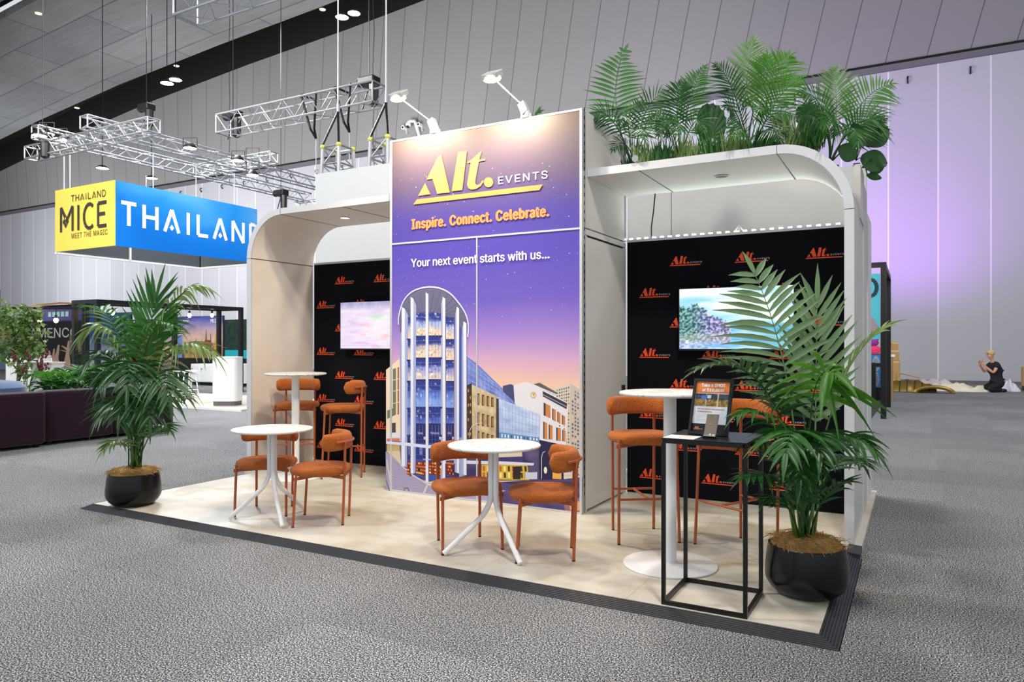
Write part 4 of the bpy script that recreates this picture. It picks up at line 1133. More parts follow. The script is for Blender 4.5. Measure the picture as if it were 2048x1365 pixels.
palm('kentia palm in a black pot at the front right corner of the platform', 2.87, .60, [
    dict(p=[(1600,900,-.05),(1580,700,-.05),(1508,545,0)], L=.40, n=17, w=.034, droop=.16, face=fv, m='pale', start=.50, sweep=30, lift=.02),
    dict(p=[(1632,900,.1),(1632,760,.1),(1634,606,.1)], L=.36, n=12, w=.036, droop=.03, face=fv, m='pale', start=.46, sweep=54, lift=.04, lmin=.7),
    dict(p=[(1590,880,-.1),(1545,690,-.15),(1400,738,-.2)], L=.32, n=16, w=.03, droop=.36, face=up_, m='dark', start=.46, sweep=34, lift=.35),
    dict(p=[(1640,880,-.1),(1670,720,-.2),(1770,655,-.25)], L=.34, n=14, w=.03, droop=.30, face=up_, m='tips', start=.44, sweep=40),
    dict(p=[(1625,880,-.2),(1610,720,-.3),(1668,745,-.45)], L=.34, n=8, w=.045, droop=.65, face=fv, m='light', start=.6, sweep=20, lift=.2),
    dict(p=[(1590,920,-.2),(1555,790,-.30),(1478,828,-.35)], L=.22, n=13, w=.026, droop=.5, face=up_, m='mid', start=.45, sweep=40),
    dict(p=[(1590,950,-.1),(1560,860,-.2),(1495,885,-.25)], L=.2, n=13, w=.028, droop=.5, face=up_, m='dark', start=.45, sweep=38),
    dict(p=[(1640,920,-.15),(1665,820,-.3),(1752,905,-.4)], L=.27, n=13, w=.032, droop=.5, face=up_, m='mid', start=.45, sweep=36),
    dict(p=[(1640,950,.1),(1680,880,.2),(1725,930,.3)], L=.24, n=12, w=.026, droop=.45, face=up_, m='dark', start=.45, sweep=38),
    dict(p=[(1590,980,-.2),(1560,930,-.35),(1490,955,-.45)], L=.24, n=11, w=.028, droop=.4, face=up_, m='dark', start=.4, sweep=38),
    dict(p=[(1605,1020,-.15),(1606,960,-.2),(1610,915,-.22)], L=.22, n=6, w=.045, droop=.03, face=fv, m='mid', start=.35, sweep=62, lift=.0, lmin=.8),
    dict(p=[(1630,1010,-.1),(1660,970,-.2),(1692,965,-.25)], L=.22, n=9, w=.032, droop=.30, face=up_, m='dark', start=.4, sweep=40),
    dict(p=[(1590,1020,-.15),(1560,980,-.25),(1535,1000,-.3)], L=.18, n=8, w=.026, droop=.45, face=up_, m='dark', start=.4, sweep=40),
    dict(p=[(1608,900,-.2),(1590,800,-.4),(1572,905,-.6)], L=.27, n=12, w=.034, droop=.5, face=up_, m='mid', start=.48, sweep=36),
    dict(p=[(1618,880,.2),(1616,740,.3),(1560,800,.5)], L=.28, n=12, w=.032, droop=.5, face=up_, m='dark', start=.5, sweep=36),
    dict(p=[(1622,920,-.2),(1650,800,-.35),(1640,905,-.6)], L=.26, n=11, w=.034, droop=.55, face=up_, m='dark', start=.5, sweep=36),
    dict(p=[(1600,940,.0),(1620,850,-.3),(1600,960,-.5)], L=.24, n=11, w=.03, droop=.5, face=up_, m='dark', start=.45, sweep=38),
], 3, None)
palm('kentia palm in a black pot at the front left corner of the platform', -2.664, .159, [
    dict(p=[(290,770,0),(318,560,.0),(405,574,.1)], L=.46, n=17, w=.034, droop=.62, face=up_, m='tips', start=.50, sweep=34),
    dict(p=[(280,780,-.1),(292,680,-.1),(312,600,-.1)], L=.46, n=13, w=.036, droop=.05, face=fv, m='mid', start=.46, sweep=56, lift=.0, lmin=.8),
    dict(p=[(262,780,-.1),(240,600,-.2),(168,668,-.3)], L=.40, n=16, w=.033, droop=.6, face=up_, m='tips', start=.46, sweep=36),
    dict(p=[(262,800,-.1),(235,640,-.3),(172,735,-.4)], L=.38, n=15, w=.032, droop=.5, face=up_, m='dark', start=.44, sweep=38),
    dict(p=[(290,790,-.1),(330,630,-.2),(425,708,-.2)], L=.40, n=17, w=.034, droop=.6, face=up_, m='tips', start=.46, sweep=36),
    dict(p=[(290,860,-.05),(320,760,-.1),(372,795,-.2)], L=.33, n=13, w=.03, droop=.5, face=up_, m='dark', start=.42, sweep=38),
    dict(p=[(265,860,-.1),(245,770,-.3),(195,842,-.4)], L=.30, n=13, w=.03, droop=.5, face=up_, m='mid', start=.42, sweep=38),
    dict(p=[(262,900,-.15),(245,855,-.3),(206,902,-.4)], L=.22, n=11, w=.03, droop=.4, face=up_, m='tips', start=.42, sweep=36),
    dict(p=[(272,800,-.2),(265,640,-.5),(255,780,-.8)], L=.36, n=15, w=.034, droop=.5, face=up_, m='dark', start=.48, sweep=38),
    dict(p=[(290,800,-.2),(320,660,-.5),(340,800,-.7)], L=.36, n=15, w=.034, droop=.55, face=up_, m='dark', start=.48, sweep=38),
    dict(p=[(262,760,.1),(245,610,.2),(178,612,.3)], L=.34, n=15, w=.028, droop=.35, face=up_, m='mid', start=.46, sweep=38),
    dict(p=[(282,740,.3),(290,640,.4),(250,640,.5)], L=.36, n=13, w=.034, droop=.5, face=up_, m='dark', start=.48, sweep=38),
    dict(p=[(290,880,-.1),(315,830,-.2),(338,858,-.25)], L=.24, n=10, w=.028, droop=.4, face=up_, m='mid', start=.4, sweep=40),
    dict(p=[(265,810,-.2),(230,700,-.4),(200,770,-.5)], L=.36, n=14, w=.034, droop=.55, face=up_, m='dark', start=.45, sweep=36),
    dict(p=[(275,760,-.2),(285,620,-.3),(345,650,-.4)], L=.40, n=15, w=.036, droop=.45, face=up_, m='mid', start=.48, sweep=40),
    dict(p=[(280,830,-.2),(300,720,-.5),(300,840,-.7)], L=.32, n=13, w=.034, droop=.55, face=up_, m='dark', start=.46, sweep=38),
    dict(p=[(270,840,-.2),(255,740,-.5),(240,830,-.7)], L=.32, n=13, w=.034, droop=.55, face=up_, m='dark', start=.46, sweep=38),
    dict(p=[(270,900,-.1),(272,850,-.1),(276,810,-.1)], L=.26, n=8, w=.034, droop=.05, face=fv, m='mid', start=.4, sweep=58, lift=.0),
], 8, None)

# ---- plants standing on the right canopy
def canopy_plant(name, label, px, py, y, specs, cat='plant', seed=1, z0=2.95):
    b = aty(px, py, y); b.z = z0
    t = thing(name, label, cat, b, 0, None)
    dist = (b-CAM).dot(FV); rn = random.Random(seed)
    MB().lathe([(.0,0),(.045,0),(.05,.035),(.0,.035)], seg=20, cap0=False, cap1=False).build('nursery_pot', M['dark'], t)
    for s in specs:
        pts = [Vector((rn.uniform(-.03,.03), rn.uniform(-.03,.03), .08))]
        for (qx, qy, dd) in s['p']: pts.append(atd(qx, qy, dist+dd)-b)
        k = dict(s); k.pop('p'); frond(t, pts, rnd=rn, **k)
    return t
def A_(p, L=.34, n=20, w=.014, droop=.16, m='mid', start=.36, sweep=42, face=fv, lift=.05, **k):
    return dict(p=p, L=L*.82, n=n, w=w, droop=droop, m=m, start=start, sweep=sweep, face=face, lift=lift, seg=4, lmin=.3, **k)
canopy_plant('areca_palm', 'feathery green palm on the canopy next to the tower side panel', 1268, 320, 2.45, [
    A_([(1232,250,0),(1215,170,0),(1250,100,0)], L=.36, n=17, w=.026, sweep=20, droop=.1, m='mid'),
    A_([(1250,260,-.1),(1205,200,-.2),(1185,235,-.3)], L=.26, n=16, m='dark', droop=.25),
    A_([(1275,260,-.1),(1290,190,-.2),(1335,185,-.3)], L=.28, n=17, m='dark', droop=.22),
    A_([(1280,270,-.1),(1310,215,-.3),(1350,240,-.4)], L=.24, n=16, m='mid', droop=.3),
    A_([(1262,260,-.2),(1250,200,-.4),(1240,250,-.5)], L=.26, n=16, m='dark', droop=.3),
    A_([(1270,270,-.2),(1285,230,-.4),(1290,280,-.6)], L=.24, n=16, m='mid', droop=.3),
    A_([(1262,280,.1),(1260,230,.2),(1285,205,.2)], L=.26, n=16, m='dark'),
    A_([(1268,290,-.2),(1240,270,-.3),(1225,300,-.4)], L=.2, n=14, m='dark', droop=.3),
], 'palm', 11)
canopy_plant('areca_palm', 'leaning green palm on the canopy left of the large round leaf', 1362, 312, 2.40, [
    A_([(1372,240,0),(1372,190,0),(1410,135,0)], L=.26, n=19, w=.022, sweep=36, m='mid'),
    A_([(1358,250,-.1),(1345,190,-.2),(1365,165,-.2)], L=.26, n=18, m='dark', sweep=36),
    A_([(1352,260,-.2),(1330,220,-.3),(1318,270,-.4)], L=.26, n=18, m='dark', droop=.3),
    A_([(1375,260,-.2),(1392,215,-.3),(1408,262,-.4)], L=.24, n=16, m='mid', droop=.3),
    A_([(1362,270,-.3),(1360,215,-.5),(1352,270,-.6)], L=.26, n=16, m='mid', droop=.3),
    A_([(1350,270,.1),(1325,220,.2),(1305,235,.2)], L=.26, n=16, m='dark', droop=.25),
], 'palm', 12)
canopy_plant('areca_palm', 'tallest bright green palm in the middle of the canopy row', 1498, 300, 2.45, [
    A_([(1488,210,0),(1490,130,0),(1508,80,0)], L=.34, n=21, w=.022, sweep=46, m='pale'),
    A_([(1480,230,0),(1465,150,-.1),(1432,130,-.1)], L=.28, n=18, m='dark', droop=.2),
    A_([(1515,230,-.1),(1540,150,-.1),(1535,112,-.1)], L=.36, n=22, m='light', sweep=34),
    A_([(1525,220,-.1),(1555,130,-.2),(1580,112,-.2)], L=.34, n=21, m='light', sweep=36),
    A_([(1520,250,-.2),(1560,170,-.3),(1602,160,-.4)], L=.32, n=20, m='light', droop=.25),
    A_([(1515,250,-.2),(1550,200,-.3),(1590,235,-.4)], L=.3, n=18, m='mid', droop=.3),
    A_([(1490,260,-.2),(1470,200,-.3),(1452,215,-.4)], L=.28, n=18, m='dark', droop=.25),
    A_([(1500,260,-.3),(1505,190,-.5),(1520,220,-.7)], L=.3, n=18, m='mid', droop=.3),
    A_([(1500,270,-.3),(1480,230,-.5),(1465,275,-.6)], L=.26, n=18, m='mid', droop=.3),
    A_([(1510,270,-.3),(1540,235,-.5),(1560,280,-.6)], L=.28, n=18, m='dark', droop=.3),
], 'palm', 13)
canopy_plant('areca_palm', 'spreading green palm at the curved right end of the canopy', 1664, 330, 2.40, [
    A_([(1680,240,0),(1672,190,0),(1668,140,0)], L=.34, n=20, w=.022, sweep=44, m='pale'),
    A_([(1700,250,-.1),(1720,180,-.1),(1782,168,-.1)], L=.32, n=20, m='light', droop=.2, sweep=34),
    A_([(1690,260,-.1),(1740,215,-.2),(1760,250,-.2)], L=.3, n=19, m='mid', droop=.25),
    A_([(1665,250,-.1),(1640,180,-.2),(1602,185,-.3)], L=.32, n=19, m='mid', droop=.3),
    A_([(1665,260,-.2),(1630,210,-.3),(1600,232,-.4)], L=.28, n=18, m='dark', droop=.3),
    A_([(1675,270,-.3),(1670,200,-.5),(1650,250,-.6)], L=.3, n=18, m='mid', droop=.3),
    A_([(1690,280,-.3),(1705,220,-.5),(1715,285,-.6)], L=.3, n=18, m='mid', droop=.3),
    A_([(1670,280,.1),(1650,240,.1),(1632,280,.1)], L=.28, n=18, m='dark', droop=.3),
    A_([(1695,290,0),(1735,262,0),(1768,240,0)], L=.24, n=16, m='mid', droop=.2),
], 'palm', 14, 2.84)
def round_leaf(label, px, py, y, cx, cy, rx, ry, m, tilt=0, z0=2.95):
    b = aty(px, py, y); b.z = z0
    t = thing('fan_leaf_plant', label, 'plant', b, 0, None); dist = (b-CAM).dot(FV)
    MB().lathe([(.0,0),(.04,0),(.045,.04),(.0,.04)], seg=18, cap0=False, cap1=False).build('nursery_pot', M['dark'], t)
    c = atd(cx, cy, dist) - b; k = dist/F_PX
    mb = MB(); n = 26; V = [c - UV*(ry*k*.55)]
    for i in range(n+1):
        a = -2.55 + 5.1*i/n
        u_, v_ = math.sin(a)*rx*k, math.cos(a)*ry*k
        uu, vv = u_*math.cos(tilt)+v_*math.sin(tilt), -u_*math.sin(tilt)+v_*math.cos(tilt)
        V.append(c + RV*uu + UV*vv + FV*((.035 if i % 2 else .0) - .06*abs(math.sin(a))))
    mb.add(V, [(0, i+1, i+2) for i in range(n)])
    mb.build('leaf_blade', LM[m], t, smooth=True)
    MB().tube([Vector((0,0,.05)), (c*.5)+Vector((0,0,.0)), c-UV*(ry*k*.55)], .008, 6).build('leaf_stalk', LM['stem'], t)
    return t
round_leaf('broad dark round leaf standing between two palms on the canopy', 1418, 306, 2.35, 1420, 250, 30, 44, 'dark')
round_leaf('broad dark round leaf left of the end palm on the canopy', 1618, 318, 2.42, 1622, 246, 30, 42, 'dark', -.5)
def tuft(label, px, py, y, wpx, hpx, seed, m='tips', group='spiky grass along the canopy edge', nb=44):
    b = aty(px, py, y); b.z = 2.95
    dist = (b-CAM).dot(FV); k = dist/F_PX; rn = random.Random(seed); mb = MB()
    for i in range(nb):
        x = rn.uniform(-1,1)*wpx*k*.5; h = hpx*k*rn.uniform(.55,1.05); dx = rn.uniform(-.35,.35)*h; dy = rn.uniform(-.2,.2)*h
        leaflet(mb, RV*x + FV*rn.uniform(-.05,.05), Vector((dx,dy,h)), NV, h, .013, rn.uniform(.0,.12), 4)
    o = mb.build('grass_tuft', LM[m], None, smooth=True); o.location = b
    tag(o, label, 'grass', group); return o
for i, (px, py, w_, h_) in enumerate(((1292,322,40,70),(1325,318,40,60),(1375,310,44,62),(1432,302,50,70),(1470,296,40,66),(1530,292,50,60),(1585,290,44,80),(1630,296,44,66))):
    tuft('spiky tuft of green grass in the row along the front edge of the right canopy', px, py, 2.05, w_, h_, 40+i, 'tips' if i % 2 == 0 else 'mid')
for i, (px, w_, h_) in enumerate(((1280,70,60),(1330,76,70),(1385,70,66),(1440,76,70),(1490,70,64),(1545,76,66),(1600,70,70))):
    tuft('low dark grass in the second row on the right canopy, behind the spiky edge tufts', px, 320, 2.45, w_, h_*1.1, 60+i, 'dark', 'dark grass on the canopy', 90)
# monstera and small broad-leaved plant at the outer end
def broad(label, name, px, py, y, z0, leaves, m):
    b = aty(px, py, y); b.z = z0
    t = thing(name, label, 'plant', b, 0, None); dist = (b-CAM).dot(FV)
    MB().lathe([(.0,0),(.025,0),(.02,.012),(.0,.015)], seg=18, cap0=False, cap1=False).build('root_ball', M['dark'], t)
    for (cx, cy, dd, l, w_, ang) in leaves:
        c = atd(cx, cy, dist+dd)-b; mb = MB()
        mb.tube([Vector((0,0,.04)), Vector((c.x*.4,c.y*.4,c.z*.75+.02)), c], .004, 5)
        d = (RV*math.sin(ang) + UV*math.cos(ang)).normalized(); s_ = d.cross(NV).normalized()
        V = []; n = 8
        for i in range(n+1):
            q_ = i/n; ww = w_*math.sin(PI*min(1,q_*.92+.06))**.8
            e = c + d*(l*(q_-.15)) - FV*(.03*q_)
            V += [e - s_*ww*.5 + NV*.012, e, e + s_*ww*.5 + NV*.012]
        Fc = []
        for i in range(n): Fc += [(3*i,3*i+1,3*i+4,3*i+3),(3*i+1,3*i+2,3*i+5,3*i+4)]
        mb.add(V, Fc); mb.build('leaf', LM[m], t, smooth=True)
    return t
broad('broad-leaved monstera hanging over the outer end of the canopy', 'monstera_plant', 1712, 345, 2.45, 2.868, [(1728,318,0,.2,.18,1.9),(1738,286,-.05,.2,.17,.9),(1718,290,-.1,.2,.16,-.4),(1706,312,-.1,.17,.15,-1.2),(1730,270,0,.16,.12,.4)], 'dark')
broad('small broad-leaved plant in the box outside the right arch', 'leafy_plant', 1730, 372, 2.55, 2.868, [(1736,352,0,.11,.06,1.9),(1743,344,0,.10,.07,1.2),(1733,338,-.05,.09,.05,.4)], 'mid')
sp = aty(1275, 321, 1.87)
cl = thing('clip_spot', 'small round metal clip lamp on the top edge of the right canopy', 'lamp', (sp.x, 1.86, 2.95))
MB().tube([(0,0,0),(0,-.02,.03)], .008, 8).build('stem', M['alu'], cl)
MB().tube([(0,.02,.035),(0,-.05,.03)], [.02,.028], 16).build('lamp_head', M['alu'], cl)
# a strip of palm behind the tower top
canopy_plant('areca_palm', 'green palm fronds peeping over the top edge of the mural', 1062, 240, 2.4, [
    A_([(1060,240,0),(1058,228,0),(1040,212,0)], L=.22, n=10, w=.03, m='light', face=up_, sweep=30),
    A_([(1068,240,0),(1070,226,0),(1082,222,0)], L=.2, n=8, w=.03, m='mid', face=up_, sweep=30)], 'palm', 15, 3.43)

# ================================================================ TRUSSES AND HANGING SIGN
def truss(p0, p1, size, bays, label, group=None, tri=False, name='lighting_truss', r=.021):
    p0, p1 = Vector(p0), Vector(p1); d = (p1-p0); L = d.length; d.normalize()
    side = d.cross(UV).normalized(); up = side.cross(d).normalized()
    t = thing(name, label, 'truss', p0, 0, group)
    h = size/2
    if tri: C4 = [side*h - up*0, side*-h - up*0, up*size*.87]
    else: C4 = [side*h, side*-h, side*-h+up*size, side*h+up*size]
    for c in C4: MB().tube([c, c+d*L], r, 8).build('chord', M['truss'], t, smooth='edge')
    lat = MB(); nf = len(C4)
    for f in range(nf):
        a, b = C4[f], C4[(f+1) % nf]
        for i in range(bays):
            q0 = d*(L*i/bays); q1 = d*(L*(i+1)/bays)
            lat.tube([a+q0, b+q1] if i % 2 == 0 else [b+q0, a+q1], r*.45, 5, cap=False)
        for i in (0, bays): lat.tube([a+d*(L*i/bays), b+d*(L*i/bays)], r*.8, 6, cap=False)
    lat.build('lattice', M['truss'], t)
    return t
RZ = 6.12
AX0, AX1 = aty(62,320,5.6), aty(308,265,5.6)
truss(Vector((AX0.x,5.6,5.83)), Vector((AX1.x,5.6,5.83)), .28, 18, 'silver box truss running across the near end of the frame over the yellow sign')
truss(Vector((-13.9,5.2,6.12)), Vector((-13.9,13.6,6.12)), .27, 26, 'long silver truss over the sign, the lower of the two long ones')
truss(Vector((-12.2,5.3,6.12)), Vector((-12.2,12.3,6.12)), .27, 22, 'long silver truss over the sign, the upper of the two long ones')
DX0, DX1 = aty(395,348,10.2), aty(548,315,10.2)
truss(Vector((DX0.x,10.2,6.41)), Vector((DX1.x,10.2,6.41)), .27, 12, 'short silver cross truss at the far end of the sign frame')
truss(Vector((-14.2,13.4,5.83)), Vector((-10.0,13.4,5.83)), .27, 12, 'farthest silver truss, low behind the left canopy')
truss(atz(447,270,5.93), atz(758,208,5.93), .38, 13, 'big silver box truss carrying two black slings above the left canopy')
truss(atz(372,40,6.4), atz(372,40,6.4)+Vector((3.2,0,0)), .42, 8, 'silver box truss cut by the top edge of the picture')
# truss tower tops behind the white wall
for i, (px, py, y, lab) in enumerate(((676, 297, 4.6, 'silver truss tower top with yellow joints, left of the two behind the white wall'), (772, 282, 4.6, 'silver truss tower top with yellow joints, half hidden by the mural tower'))):
    b = aty(px, py, y); t = thing('truss_tower', lab, 'truss', (b.x, b.y, 0), 0, None); z1 = b.z
    cs = [(-.16,-.16),(.16,-.16),(.16,.16),(-.16,.16)]
    for (x, yy) in cs:
        MB().tube([(x*1.25,yy*1.25,0),(x*1.25,yy*1.25,z1-1.2),(x,yy,z1)], .028, 8).build('upright', M['alu_w'], t, smooth='edge')
        MB().ball((x,yy,z1), .042, 8, 6).build('joint', mat('yellow_joint', (214,206,96), .5) if i == 0 and x == -.16 and yy == -.16 else bpy.data.materials['yellow_joint'], t)
    lat = MB()
    for k in range(9):
        za = z1-.27*k; zb = za-.27
        for (a, b2) in zip(cs, cs[1:]+cs[:1]):
            s1 = 1+.2*min(1,k/4.5); lat.tube([(a[0]*s1,a[1]*s1,za),(b2[0]*s1,b2[1]*s1,za)], .016, 5, cap=False)
            lat.tube([(a[0]*s1,a[1]*s1,za),(b2[0]*s1,b2[1]*s1,zb)] if k % 2 else [(b2[0]*s1,b2[1]*s1,za),(a[0]*s1,a[1]*s1,zb)], .010, 5, cap=False)
    lat.build('lattice', M['truss'], t)
    sl = thing('lifting_sling', 'black two-legged sling over the %s truss tower' % ('left' if i == 0 else 'right'), 'sling', (b.x, b.y, z1+.04))
    top = Vector((0,0,.52))
    for s in (-1, 1): MB().tube([(s*.16,-.16,0), top], .018, 6).build('sling_leg', M['dark'], sl)
    MB().tube([top, top+Vector((0,0,.12))], .03, 8).build('shackle', M['alu'], sl)
    w_ = MB().tube([Vector((b.x,b.y,z1+.04))+top+Vector((0,0,.1)), Vector((b.x,b.y,ztop(b.x)+UP))], .010, 5).build('steel_wire', M['alu_w'])
    tag(w_, 'steel wire from the hall ceiling to the %s truss tower sling' % ('left' if i == 0 else 'right'), 'wire')
# black slings over the big truss
for i, px in enumerate((632, 699)):
    b = aty(px, 232, 6.72); t = thing('hanging_sling', 'black V-shaped sling over the big truss, %s one' % ('left' if i == 0 else 'right'), 'sling', (b.x, b.y, 5.93))
    for s in (-1, 1):
        MB().tube([(s*.20,-.2,.42),(s*.05,-.1,-.25),(0,0,-.42)], .022, 6).build('sling_leg', M['dark'], t)
    MB().tube([(-.20,-.2,.42),(-.2,.2,.42)], .022, 6).build('sling_loop', M['dark'], t)
    w_ = MB().tube([(b.x,b.y,5.51),(b.x,b.y,2.6 if i else 3.2)], .009, 5).build('steel_wire', M['alu_w']); tag(w_, 'thin steel wire hanging below the %s black sling' % ('left' if i == 0 else 'right'), 'wire')
# hoist motors
def hoist(px, py, dist, label, chain=True):
    b = atd(px, py, dist); t = thing('chain_hoist', label, 'hoist', b)
    MB().box(-.19,.19,-.12,.12,0,.16).build('motor_body', M['dark'], t, bevel=.02)
    MB().tube([(-.24,0,.08),(-.19,0,.08)], .09, 10).build('motor_cap', M['blackmatte'], t)
    MB().lathe([(.03,-.42),(.09,-.38),(.10,0.0),(.03,0.0)], (.11,0,0), 10).build('chain_bag', M['blackmatte'], t)
    for s in (-1, 1): MB().tube([(0,0,0),(s*.16,0,-.42)], .014, 5).build('sling_leg', M['dark'], t)
    if chain:
        MB().tube([(0,0,.16),(0,0,ztop(b.x)+UP-.06-b.z)], .008, 5).build('chain', M['dark'], t)
hoist(85, 282, 16.6, 'black chain hoist at the left end of the sign truss')
hoist(293, 222, 17.6, 'black chain hoist over the corner of the sign truss')
hoist(466, 238, 15.6, 'black chain hoist on the left end of the big truss')
hoist(738, 172, 13.9, 'black chain hoist on the right end of the big truss')
hoist(562, 392, 20.5, 'black chain hoist low behind the left canopy', True)
# hanging sign
SX, SY, SW, SL, SZ0, SZ1 = -12.72, 6.3, 2.40, 4.15, 3.75, 5.26
sg = thing('hanging_sign', 'large hanging box sign with a yellow end and a blue long side', 'sign', (0,0,0))
MB().box(SX-SW, SX, SY, SY+.04, SZ0, SZ1).build('end_panel', mat('yellow_print', (240,216,88), .5, var=.02), sg)
MB().box(SX-.04, SX, SY+.04, SY+SL, SZ0, SZ1).build('side_panel', mat('blue_print', (10,118,214), .45, var=.03), sg)
MB().box(SX-SW, SX-SW+.03, SY+.04, SY+SL, SZ0, SZ1).build('side_panel', mat('grey_lining', (70,74,80), .8), sg)
MB().box(SX-SW, SX-.04, SY+SL-.04, SY+SL, SZ0, SZ1).build('end_panel', bpy.data.materials['grey_lining'], sg)
fm = MB()
fm.box(SX-SW-.02, SX-SW+.05, SY+.0, SY+SL, SZ0-.05, SZ0); fm.box(SX-SW, SX, SY+SL-.05, SY+SL+.01, SZ0-.05, SZ0)
for yy in (SY+1.9, SY+SL-.04): fm.box(SX-SW+.03, SX-SW+.075, yy, yy+.045, SZ0, SZ1)
fm.build('base_frame', M['tablewhite'], sg)
dk = (58,52,48)
a = Art((SX-SW, SY, SZ0), (1,0,0), (0,0,1), (0,-1,0), .004)
def stroke_word(a, word, x0, z0, w, h, col, sw, gap, L=2, diamond=True):
    """wide spaced stroke capitals with a small diamond for the bar of the A"""
    adv = {'T':.95,'H':1.0,'A':1.05,'I':.45,'L':.85,'N':1.05,'D':1.0,'M':1.2,'C':.95,'E':.8}
    tot = sum(adv[c] for c in word) + gap*(len(word)-1); k = w/tot; x = x0
    for c in word:
        W_ = adv[c]*k; s = sw
        def ln(*p): a.line([(x+u*W_, z0+v*h) for u, v in p], s, col, L)
        if c == 'T': ln((.0,.94),(1,.94)); ln((.5,.94),(.5,0))
        if c == 'H': ln((.08,0),(.08,1)); ln((.92,0),(.92,1)); ln((.08,.5),(.92,.5))
        if c == 'A':
            ln((.03,0),(.5,1.0)); ln((.97,0),(.5,1.0))
            if diamond: a.poly([(x+.5*W_, z0+.34*h),(x+.5*W_+s*.7, z0+.2*h),(x+.5*W_, z0+.06*h),(x+.5*W_-s*.7, z0+.2*h)], col, L)
        if c == 'I': ln((.5,0),(.5,1))
        if c == 'L': ln((.1,1),(.1,.06),(1,.06))
        if c == 'N': ln((.08,0),(.08,1),(.92,0),(.92,1))
        if c == 'D': ln((.1,0),(.1,1),(.5,.97),(.86,.75),(.92,.5),(.86,.25),(.5,.03),(.1,.03))
        if c == 'M':
            ln((.06,0),(.06,1),(.5,.45),(.94,1),(.94,0))
        if c == 'C': ln(*[(.55+.5*math.cos(q_), .5+.48*math.sin(q_)) for q_ in [math.radians(50+260*i/12) for i in range(13)]])
        if c == 'E': ln((1,.95),(.12,.95),(.12,.05),(1,.05)); ln((.12,.52),(.85,.52))
        x += W_ + gap*k
stroke_word(a, 'THAILAND', .70, 1.165, 1.40, .155, dk, .022, .32)
stroke_word(a, 'MICE', .24, .46, 1.88, .60, dk, .085, .22)
for (u, v, r) in ((.475,.78,.075),(.475,.62,.06),(.40,.70,.055),(.55,.70,.055)): a.poly([(u,v+r*1.2),(u+r,v),(u,v-r*1.2),(u-r,v)], dk, 3)
a.poly([(.475,.78+.04),(.475+.03,.78),(.475,.74),(.475-.03,.78)], (226,204,84), 4)
a.text('MEET THE MAGIC', .72, .275, 2.16, .125, dk, 2, 0, 1.1)
a.build('lettering', M['ink'], sg)
a = Art((SX, SY+.0, SZ0), (0,1,0), (0,0,1), (1,0,0), .004)
def blue(u, v):
    k = fbm(u*2.2+1.4, v*2.4, 7.7); f = max(0, min(1, (v-.42)*1.3*(1-abs(u-.42)*.9) + k*.7)); g = max(0, min(1, (u-.72)*2.4))*.9*max(0,min(1,v*1.3))
    f = max(f*.8, g)
    return tuple(p+(q-p)*f for p, q in zip((0,122,226), (150,204,246)))
a.grid(.03, 0, SL, SZ1-SZ0, 60, 24, blue, 0)
stroke_word(a, 'THAILAND', .16, .50, 4.1, .56, (244,246,250), .095, .42)
a.build('lettering', M['ink'], sg)
for i, (x, y) in enumerate(((SX-SW+.6,SY+.02),(SX-SW+.35,SY+.02),(SX-.03,SY+1.0),(SX-.03,SY+2.2),(SX-.03,SY+3.4),(SX-SW+.03,SY+2.4))):
    w_ = MB().tube([(x,y,SZ1),(x,y,RZ)], .014, 5).build('sign_wire', M['alu_w']); tag(w_, 'thin white wire holding the hanging sign under its truss frame', 'wire', 'wires of the hanging sign')
# flood lights on the trusses and hall lamps
def flood(px, py, dist, label, rr=.16, bracket=True, strength='cool_on', bh=.26):
    b = atd(px, py, dist); t = thing('flood_light', label, 'lamp', b, YAW)
    MB().lathe([(rr*.5,.13),(rr,.03),(rr,0),(rr*.94,0)], seg=20, cap1=False).build('lamp_housing', M['dark'], t, smooth='edge')
    MB().lathe([(rr*.93,.004),(0,.004)], seg=20, cap0=False, cap1=False).build('lamp_lens', M[strength], t)
    if bracket: MB().tube([(-rr*1.05,0,.05),(-rr*1.05,0,bh),(rr*1.05,0,bh),(rr*1.05,0,.05)], .014, 5).build('bracket', M['dark'], t)
flood(79, 272, 16.4, 'bright flood light at the left tip of the sign truss, outer of two')
flood(94, 268, 16.7, 'bright flood light at the left tip of the sign truss, inner of two')
flood(120, 279, 17.2, 'flood light hanging inside the left end of the sign frame')
flood(380, 297, 17.5, 'flood light under the upper sign truss, left of its middle')
flood(476, 322, 18.7, 'flood light under the upper sign truss near the cross truss')
flood(505, 351, 18.98, 'flood light hanging lowest below the sign trusses', bh=.72)
hl = 'hall lamps hanging before the leaning wall'
for (px, py, d_, lab) in ((205,337,36,'bright hall lamp hanging above the yellow sign panel'),(303,357,38,'bright hall lamp hanging above the blue sign panel'),(334,167,34,'left of two bright hall lamps in the black roof slot'),(351,160,35,'right of two bright hall lamps in the black roof slot'),(684,35,32,'left of two bright hall lamps near the top middle of the picture'),(708,27,33,'right of two bright hall lamps near the top middle of the picture')):
    flood(px, py, d_, lab, .30, False)
    b = atd(px, py, d_); w_ = MB().tube([b+Vector((0,0,.13)), Vector((b.x,b.y,ztop(b.x)+UP-.06))], .02, 5).build('lamp_cable', M['dark']); tag(w_, 'dark cable of the ' + lab.replace('bright ', ''), 'cable')
for (px, y, z0_, lab) in ((459,12.0,6.6,'left'),(747,9.0,3.6,'right')):
    b = aty(px, 300, y); w_ = MB().tube([(b.x+.02*math.sin(k*1.7), b.y, z0_+(ztop(b.x)+UP-z0_)*k/40) for k in range(41)], .009, 5).build('hanging_cable', M['dark']); tag(w_, 'thin cable hanging from the ceiling, the %s of the two over the white wall' % lab, 'cable')
